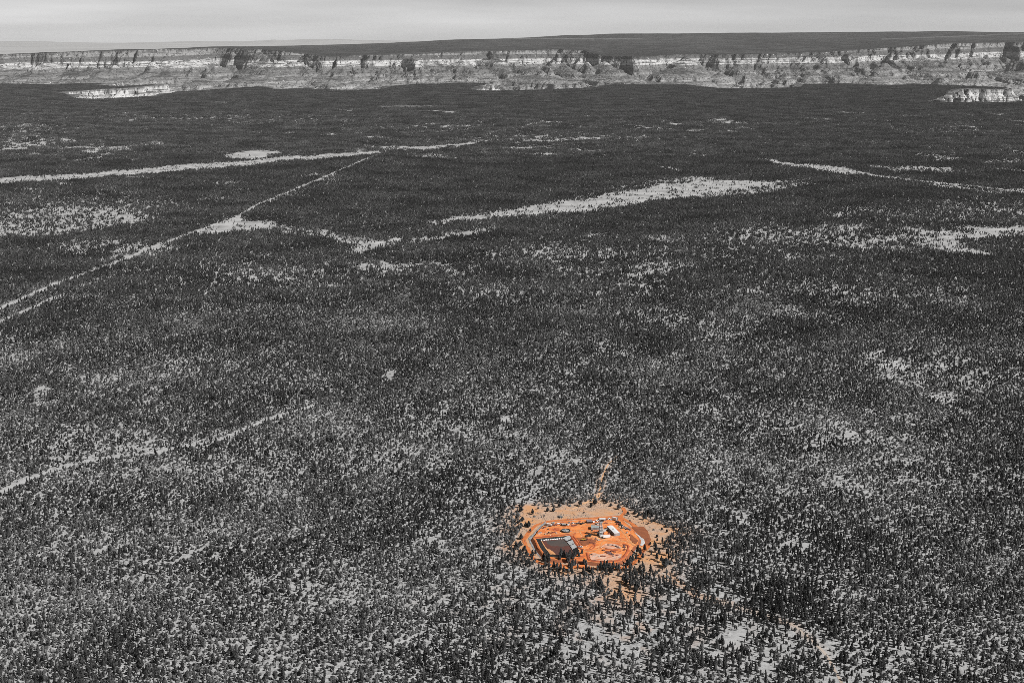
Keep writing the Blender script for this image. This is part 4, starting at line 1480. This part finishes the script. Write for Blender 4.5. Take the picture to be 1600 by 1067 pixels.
# added dark form standing in for the headframe's long cast shadow
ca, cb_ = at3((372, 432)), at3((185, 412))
r = empty("shadow_stand_in", (cb_.x, cb_.y, ZY), math.atan2(ca.y - cb_.y, ca.x - cb_.x))
tag(r, "long dark conveyor running out from the foot of the headframe", "shadow_stand_in")
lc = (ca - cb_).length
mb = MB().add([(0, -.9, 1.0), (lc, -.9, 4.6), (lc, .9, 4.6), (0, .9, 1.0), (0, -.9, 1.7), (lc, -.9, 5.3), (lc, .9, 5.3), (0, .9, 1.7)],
              [(3, 2, 1, 0), (4, 5, 6, 7), (0, 1, 5, 4), (1, 2, 6, 5), (2, 3, 7, 6), (3, 0, 4, 7)]).build("shadow_slab", 'dark', r)
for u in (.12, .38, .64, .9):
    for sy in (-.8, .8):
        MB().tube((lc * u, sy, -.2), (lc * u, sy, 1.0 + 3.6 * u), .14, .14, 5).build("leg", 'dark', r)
MB().prism([(-1.6, .2), (1.4, .2), (2.0, 2.2), (-2.2, 2.2)], -1.6, 1.6).build("shadow_end", 'dark', r)

# round open tank
ctr = at2((683, 372))
r = empty("water_tank", (ctr.x, ctr.y, ZY - .1))
tag(r, "round open tank with a dark rim and pale grey contents", "tank")
mb = MB()
n = 40
R0, R1, hh = 7.4, 6.9, 2.6
vs = []
for rad, z_ in ((R0, 0), (R0, hh), (R1, hh), (R1, .3)):
    vs += [(rad * math.cos(6.2832 * i / n), rad * math.sin(6.2832 * i / n), z_) for i in range(n)]
fs = [(k * n + i, k * n + (i + 1) % n, (k + 1) * n + (i + 1) % n, (k + 1) * n + i) for k in range(3) for i in range(n)]
mb.add(vs, fs).build("tank_wall", 'dark', r)
mb = MB()
vs = [(0, 0, 2.0)] + [(R1 * math.cos(6.2832 * i / n), R1 * math.sin(6.2832 * i / n), 1.2) for i in range(n)]
mb.add(vs, [(0, 1 + i, 1 + (i + 1) % n) for i in range(n)]).build("tank_cover", 'tankwater', r)
MB().box(-.15, .15, -R1, R1, 1.95, 2.1).build("walkway", 'white', r)
MB().tube((R0, 0, .5), (R0 + 2.5, .5, .5), .2, .2, 8).build("outlet_pipe", 'steel', r)


def pickup(loc, rz, label, col='white', sc=1.0, group="pickup trucks parked in the yard"):
    r = empty("pickup_truck", (loc.x, loc.y, GZ), rz)
    r.scale = (sc * 1.2,) * 3
    tag(r, label, "truck", group)
    MB().prism([(-2.8, .55), (2.75, .55), (2.8, 1.05), (1.5, 1.2), (-2.8, 1.2)], -.95, .95).build("body", col, r)
    cb = MB().add([(-.6, -.88, 1.2), (1.5, -.88, 1.2), (1.5, .88, 1.2), (-.6, .88, 1.2), (-.45, -.72, 1.9), (.75, -.72, 1.9), (.75, .72, 1.9), (-.45, .72, 1.9)],
                  [(0, 1, 2, 3), (4, 5, 6, 7), (0, 1, 5, 4), (1, 2, 6, 5), (2, 3, 7, 6), (3, 0, 4, 7)]).build("cab", col, r)
    MB().add([(.85, -.66, 1.88), (1.47, -.8, 1.26), (1.47, .8, 1.26), (.85, .66, 1.88)], [(0, 1, 2, 3)]).build("windscreen", 'glass', cb)
    MB().box(-2.6, -.75, -.75, .75, 1.19, 1.23).build("load_bed", 'dark', r)
    for sx in (-1.7, 1.75):
        for sy in (-.9, .9):
            MB().tube((sx, sy - .13, .38), (sx, sy + .13, .38), .38, .38, 12).build("wheel", 'rubber', r)
    return r


def trailer(loc, rz, l_, w, h, label, col='white', group="long trailers in the yard"):
    r = empty("box_trailer", (loc.x, loc.y, GZ), rz)
    r.scale = (1.2, 1.2, 1.2)
    tag(r, label, "trailer", group)
    MB().box(-l_ / 2, l_ / 2, -w / 2, w / 2, .9, .9 + h).build("box_body", col, r)
    MB().box(-l_ / 2, l_ / 2 + 1.2, -.4, .4, .65, .88).build("chassis", 'dark', r)
    MB().box(l_ / 2, l_ / 2 + .05, -w / 2 + .15, w / 2 - .15, 1.0, .75 + h).build("door", 'wallgrey', r)
    for sx in (-l_ / 2 + 1, -l_ / 2 + 2.2):
        for sy in (-w / 2 + .15, w / 2 - .15):
            MB().tube((sx, sy - .14, .45), (sx, sy + .14, .45), .45, .45, 12).build("wheel", 'rubber', r)
    MB().tube((l_ / 2 - 1.2, 0, -.2), (l_ / 2 - 1.2, 0, .7), .09, .09, 6).build("landing_leg", 'dark', r)
    return r


def container(loc, rz, label, col='wallgrey', l_=6.1, group="shipping containers in the yard"):
    r = empty("shipping_container", (loc.x, loc.y, GZ - .3), rz)
    r.scale = (1.15, 1.15, 1.15)
    tag(r, label, "container", group)
    mb = MB()
    k = int(l_ / .5)
    prof = []
    for i in range(k):
        u = -l_ / 2 + l_ * i / k
        prof += [(u, 1.2), (u + .2, 1.2), (u + .25, 1.12), (u + .45, 1.12)]
    pts = prof + [(l_ / 2, 1.2), (l_ / 2, -1.2)] + [(a, -b_) for a, b_ in reversed(prof)]
    nn = len(pts)
    mb.add([(a, b_, .1) for a, b_ in pts] + [(a, b_, 2.65) for a, b_ in pts], [(i, (i + 1) % nn, nn + (i + 1) % nn, nn + i) for i in range(nn)])
    mb.build("side_panel", col, r)
    MB().box(-l_ / 2 - .02, l_ / 2 + .02, -1.22, 1.22, 2.65, 2.75).build("roof", col, r)
    MB().box(-l_ / 2 - .02, l_ / 2 + .02, -1.22, 1.22, 0, .12).build("base_frame", 'dark', r)
    for s_ in (-.6, .6):
        MB().box(l_ / 2 + .01, l_ / 2 + .07, s_ - .55, s_ + .55, .2, 2.55).build("door", col, r)
    return r


D = math.radians
pickup(at2((545, 258)), D(25), "white pickup parked along the back of the yard beside grey crates", sc=1.25)
pickup(at2((722, 272)), D(70), "white pickup parked against the small dark shed", sc=1.1)
pickup(at3((520, 350)), D(10), "white pickup parked in the shade of the long white building", sc=1.2)
pickup(at3((110, 250)), D(40), "dark pickup parked near the purplish shed", 'dark', 1.2)
pickup(at3((45, 250)), D(10), "dark pickup parked between the purplish shed and the small dark shed", 'dark', 1.1)
pickup(at3((75, 640)), D(-15), "white pickup parked on the red bank above the pond's lower corner", sc=1.2)
pickup(at3((545, 172)), D(60), "white pickup parked at the back of the yard next to the big truck", sc=1.1)
pickup(at3((345, 255)), D(-50), "white pickup parked behind the hoist house", sc=1.0)
pickup(at3((495, 245)), D(15), "maroon pickup parked behind the headframe", 'redrock', 1.0)
trailer(at3((508, 482)), D(18), 10, 2.8, 3.0, "long white trailer parked in front of the headframe")
trailer(at3((440, 192)), D(-3), 8.5, 2.6, 2.8, "dark-sided white trailer standing along the back edge of the yard")
trailer(at2((408, 285)), D(-28), 7, 2.6, 2.6, "white trailer standing at the pond end of the back edge")
trailer(at3((640, 185)), D(-42), 8, 2.8, 3.2, "big white box truck trailer in the back corner of the yard")
container(at2((365, 275)), D(-20), "grey shipping container beside the white trailer at the pond end")
container(at2((478, 250)), D(80), "grey shipping container end-on beside the white pickup")
container(at3((400, 190)), D(2), "dark shipping container butted against the dark-sided trailer", 'dark')
container(at3((715, 240)), D(-48), "dark shipping container beside the back corner of the yard", 'dark')
container(at3((690, 225)), D(-48), "purple-grey shipping container beside the back corner of the yard", 'purplepipe')
container(at3((400, 255)), D(5), "grey shipping container standing behind the headframe", 'wallgrey')
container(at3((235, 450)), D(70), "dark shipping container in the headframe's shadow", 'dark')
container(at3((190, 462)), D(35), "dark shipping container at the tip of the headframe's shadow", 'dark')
container(at3((425, 470)), D(20), "small white office container beside the long white trailer", 'white', 4.5)
container(at3((475, 375)), D(0), "small white office container behind the orange ground by the headframe", 'white', 4.5)
# stacks of pipe along the right edge
for p_, a, lab in (((885, 345), -48, "purplish stack of long pipes at the end of the right edge row"), ((840, 318), -48, "purplish stack of long pipes in the middle of the right edge row"), ((770, 285), -48, "purplish stack of long pipes behind the white building")):
    o = at3(p_)
    r = empty("pipe_stack", (o.x, o.y, GZ - .2), D(a))
    tag(r, lab, "pipes", "pipe stacks along the right edge")
    for lv in range(3):
        for k in range(5 - lv):
            MB().tube((-4, (k - (4 - lv) / 2) * .62, .32 + lv * .54), (4, (k - (4 - lv) / 2) * .62, .32 + lv * .54), .3, .3, 8).build("pipe", 'purplepipe', r)
# timber / scrap crates
for p_, lab, mt in (((765, 322), "dark crate on the orange dirt beside the white building", 'dark'), ((730, 300), "pale crate on the orange dirt beside the white building", 'palerock'), ((850, 400), "pale grey crate by the right edge of the yard", 'wallgrey'), ((905, 440), "dark red crate near the stone ditch corner", 'redrock'), ((262, 365), "dark crate on the orange dirt in front of the hoist house", 'dark'), ((545, 412), "rusty red crate between headframe and white building", 'redrock')):
    o = at3(p_)
    r = empty("crate", (o.x, o.y, GZ - .2), random.uniform(0, 3))
    tag(r, lab, "crate")
    MB().box(-1.3, 1.3, -1, 1, .15, 1.6).build("box", mt, r)
    MB().box(-1.4, 1.4, -1.1, 1.1, 1.6, 1.75).build("lid", mt, r)
    MB().box(-1.3, 1.3, -1, -.6, 0, .15).box(-1.3, 1.3, .6, 1, 0, .15).build("skid", 'dark', r)

# cluttered rows of bins and crates along the back and right edges of the yard
rc = random.Random(41)
ROW = [(at2, (300 + 620 * u + rc.uniform(-6, 6), 300 - 75 * u + rc.uniform(-22, 14))) for u in [i / 17 for i in range(18)]] + \
      [(at3, (250 + 480 * u + rc.uniform(-6, 6), 212 - 50 * u + rc.uniform(-8, 14))) for u in [i / 10 for i in range(11)]] + \
      [(at3, (690 + 190 * u + rc.uniform(-6, 6), 215 + 125 * u + rc.uniform(0, 30))) for u in [i / 11 for i in range(12)]] + \
      [(at3, (400 + rc.uniform(-30, 60), 300 + 18 * i)) for i in range(8)]
for fn, p_ in ROW:
    mt, nm = rc.choice([('dark', 'dark'), ('dark', 'dark'), ('white', 'white'), ('wallgrey', 'grey'), ('purplepipe', 'purplish'), ('redrock', 'rusty red')])
    o = fn(p_)
    if not bool(inpoly(np.array([o.x]), np.array([o.y]), YARD)[0]):
        continue
    r = empty("storage_bin", (o.x, o.y, GZ - .3), rc.uniform(0, 3))
    q = rc.uniform(.8, 1.5)
    r.scale = (q * rc.uniform(.8, 1.5), q, q * rc.uniform(.7, 1.1))
    tag(r, "small %s storage bin in the clutter along the yard's edge or by the headframe" % nm, "bin", "%s storage bins in the yard" % nm)
    mb = MB()
    for x0_, x1_, y0_, y1_ in ((-1.5, 1.5, -1.1, -1.0), (-1.5, 1.5, 1.0, 1.1), (-1.5, -1.4, -1.0, 1.0), (1.4, 1.5, -1.0, 1.0)):
        mb.box(x0_, x1_, y0_, y1_, .15, 1.7)
    mb.build("side_wall", mt, r)
    MB().box(-1.4, 1.4, -1.0, 1.0, .15, rc.choice([.5, 1.5])).build("contents", rc.choice(['palerock', 'dark', mt]), r)
    MB().box(-1.4, 1.4, -.9, -.6, -.1, .15).box(-1.4, 1.4, .6, .9, -.1, .15).build("skid", 'dark', r)

# yellow wheel loader
o = at3((130, 525))
r = empty("wheel_loader", (o.x, o.y, GZ + .15), D(20))
r.scale = (1.35,) * 3
tag(r, "yellow wheel loader working at the brown basin", "loader")
MB().prism([(-3, .9), (.6, .9), (.6, 1.6), (-.6, 1.9), (-3, 1.7)], -.9, .9).build("engine_body", 'yellow', r)
MB().box(.6, 1.9, -.6, .6, .8, 1.3).build("front_frame", 'yellow', r)
cb = MB().box(-.6, .6, -.7, .7, 1.85, 3.1).build("cab", 'glass', r)
MB().box(-.7, .7, -.8, .8, 3.1, 3.25).build("cab_roof", 'yellow', cb)
for sy in (-.5, .5):
    MB().tube((1.4, sy, 1.4), (3.2, sy, .7), .14, .14, 6).build("lift_arm", 'yellow', r)
MB().prism([(3.0, .1), (4.0, .05), (4.1, .25), (3.35, .4), (3.3, 1.2), (3.0, 1.2)], -1.3, 1.3).build("bucket", 'dark', r)
for sx in (-1.8, 1.4):
    for sy in (-.95, .95):
        MB().tube((sx, sy - .28, .75), (sx, sy + .28, .75), .75, .75, 14).build("wheel", 'rubber', r)


def rocks(name, loc, rad, h, mat, label, cat, group, n=16, seed=0, base=None):
    """a heap of broken rock: a lumpy mound with separate blocks on it"""
    rs = random.Random(seed)
    z0 = (ZY + .1) if base is None else base
    r = empty(name, (loc.x, loc.y, z0))
    tag(r, label, cat, group)
    mb = MB()
    k, lv = 12, 4
    vs = []
    for j in range(lv):
        q = 1 - j / lv
        vs += [(rad * q * rs.uniform(.75, 1.15) * math.cos(6.283 * i / k), rad * q * rs.uniform(.75, 1.15) * math.sin(6.283 * i / k) * .8, h * (1 - q * q) * rs.uniform(.7, 1.1) - (.5 if j == 0 else 0)) for i in range(k)]
    vs.append((0, 0, h))
    fs = [(j * k + i, j * k + (i + 1) % k, (j + 1) * k + (i + 1) % k, (j + 1) * k + i) for j in range(lv - 1) for i in range(k)]
    fs += [((lv - 1) * k + i, (lv - 1) * k + (i + 1) % k, lv * k) for i in range(k)]
    mb.add(vs, fs).build("mound", mat, r)
    b2 = MB()
    for i in range(n):
        a = rs.random() * 6.283
        d = rad * math.sqrt(rs.random())
        s = rs.uniform(.25, .7) * min(1, rad / 3)
        zc = h * max(0, 1 - (d / rad) ** 2)
        c_ = Vector((d * math.cos(a), d * math.sin(a) * .8, zc))
        pts = [c_ + Vector((rs.uniform(.6, 1) * s * sx, rs.uniform(.6, 1) * s * sy, rs.uniform(.5, 1) * s * sz)) for sz in (-1, 1) for sx, sy in ((-1, -1), (1, -1), (1, 1), (-1, 1))]
        b2.add(pts, [(3, 2, 1, 0), (4, 5, 6, 7), (0, 1, 5, 4), (1, 2, 6, 5), (2, 3, 7, 6), (3, 0, 4, 7)])
    ob = b2.build("loose_rock", mat, r)
    ob["kind"] = "stuff"
    return r


k = 0
for p_, rad, h, mt in (((535, 605), 2.2, 1.8, 'dark'), ((575, 603), 2.6, 1.6, 'palerock'), ((612, 612), 2.2, 1.8, 'purplerock'), ((640, 612), 2.6, 1.8, 'palerock'), ((668, 632), 2.4, 2.0, 'dark'), ((700, 640), 2.8, 1.8, 'purplerock'), ((735, 652), 2.5, 1.6, 'palerock')):
    rocks("rock_pile", at3(p_), rad, h, mt, "%s heap of broken rock in the row on the upper rock pad" % {'dark': 'black', 'palerock': 'pale', 'purplerock': 'dark purplish'}[mt], "rock pile", "rock heaps on the upper pad", 14, 900 + k)
    k += 1
for p_, rad, h, mt in (((260, 765), 2.2, 1.6, 'dark'), ((300, 790), 3.2, 1.4, 'palerock'), ((345, 770), 3.0, 1.6, 'palerock'), ((385, 800), 2.6, 1.4, 'palerock'), ((430, 795), 3.4, 2.0, 'redrock'), ((470, 800), 2.8, 1.6, 'redrock'),
                       ((620, 790), 2.0, 1.6, 'dark'), ((690, 780), 3, 1.8, 'redrock'), ((725, 810), 2.4, 1.6, 'palerock'), ((645, 820), 3, 1.4, 'palerock'), ((560, 740), 5.5, 2.2, 'purplerock'), ((600, 765), 4.5, 2.0, 'purplerock'), ((520, 715), 4.5, 1.8, 'redrock'), ((590, 705), 3.0, 1.6, 'redrock'), ((640, 715), 2.4, 1.4, 'redrock'), ((455, 692), 2.4, 2.2, 'purplerock')):
    rocks("rock_pile", at3(p_), rad, h, mt, "%s heap of broken rock dumped on the lower rock pad" % {'dark': 'black', 'palerock': 'pale', 'purplerock': 'dark purplish', 'redrock': 'red'}[mt], "rock pile", "rock heaps on the lower pad", 14, 930 + k)
    k += 1
for p_, rad, h, mt in (((800, 615), 2.4, 2.2, 'purplerock'), ((806, 640), 2.6, 2.0, 'purplerock'), ((808, 670), 2.2, 1.6, 'redrock'), ((800, 692), 2.0, 1.4, 'redrock')):
    rocks("rock_pile", at3(p_), rad, h, mt, "%s heap in the short line by the red bank near the exit ramp" % {'purplerock': 'dark purplish', 'redrock': 'red'}[mt], "rock pile", "rock heaps near the exit ramp", 12, 960 + k)
    k += 1
for p_, rad, h, mt in (((235, 412), 3, 1.6, 'palerock'), ((262, 395), 3, 1.6, 'palerock'), ((345, 422), 1.6, 1.8, 'palerock'), ((375, 415), 1.8, 1.6, 'purplerock'), ((402, 400), 2.0, 2.4, 'dark'), ((440, 400), 2.4, 1.6, 'redrock'), ((470, 395), 2.4, 1.6, 'redrock'), ((500, 388), 2.4, 1.5, 'redrock'), ((525, 400), 2.0, 1.2, 'palerock')):
    rocks("rock_pile", at2(p_), rad, h, mt, "%s heap of rock in the row between the round tank and the pond corner" % {'dark': 'black', 'palerock': 'pale', 'purplerock': 'dark purplish', 'redrock': 'red'}[mt], "rock pile", "rock heaps behind the pond", 12, 980 + k)
    k += 1
for p_, rad, h, mt in (((305, 320), 2.4, 1.2, 'purplerock'), ((340, 310), 2.6, 1.4, 'redrock'), ((390, 340), 1.4, 1.2, 'dark'), ((800, 280), 3.2, 1.5, 'redrock'), ((850, 275), 2.6, 1.3, 'redrock'), ((890, 240), 2.2, 1.6, 'purplerock')):
    rocks("rock_pile", at2(p_), rad, h, mt, "%s heap of rock among the vehicles along the back of the yard" % {'dark': 'black', 'purplerock': 'dark purplish', 'redrock': 'red'}[mt], "rock pile", "rock heaps along the back of the yard", 12, 1010 + k)
    k += 1
for p_, rad, h, mt in (((250, 560), 3, 1.2, 'redrock'), ((300, 580), 3.4, 1.3, 'redrock'), ((330, 500), 2.4, 1.4, 'purplerock'), ((260, 520), 2.4, 1.2, 'redrock'), ((380, 520), 3, 1.2, 'palerock'), ((200, 512), 2.2, 1.2, 'redrock')):
    rocks("rock_pile", at3(p_), rad, h, mt, "%s heap of rock round the brown basin in mid-yard" % {'palerock': 'pale', 'purplerock': 'dark purplish', 'redrock': 'red'}[mt], "rock pile", "rock heaps round the brown basin", 12, 1030 + k)
    k += 1
# white foam bags along the foot of the pond's far bank
for i in range(11):
    u = i / 10
    p_ = A1((322 + 195 * u, 424 - 16 * u))
    q = GP(p_[0], p_[1], 1.2)
    rs = random.Random(i)
    mb = MB()
    pf = lambda t_: 1.7 * math.sqrt(max(.05, 1 - t_ * t_))
    core(mb, (0, 1.1 + .5 * rs.random()), pf, 1.0, rs, 8, 3)
    o = mb.build("salt_mound", 'white')
    o.location = (q.x, q.y + 1, 1.1)
    o.scale = (rs.uniform(.7, 1.6), .9, rs.uniform(.7, 1.2))
    tag(o, "small white mound in the line along the foot of the black pond bank", "mound", "white mounds along the pond")

# ------------------------------------------------------------------ air
hz, t, b = new_mat("thin_haze")
t.nodes.remove(b)
pv = N(t, "ShaderNodeVolumePrincipled")
pv.inputs['Color'].default_value = (.97, .97, .97, 1)
pv.inputs['Density'].default_value = 3.6e-6
pv.inputs['Anisotropy'].default_value = 0.0
t.links.new(pv.outputs[0], t.nodes['Material Output'].inputs['Volume'])
M['haze'] = hz
tag(MB().box(-130000, 130000, -20000, 137000, -2200, 1400).build("haze", 'haze'), "thin pale haze over the plateau and canyon", "haze", kind='stuff')
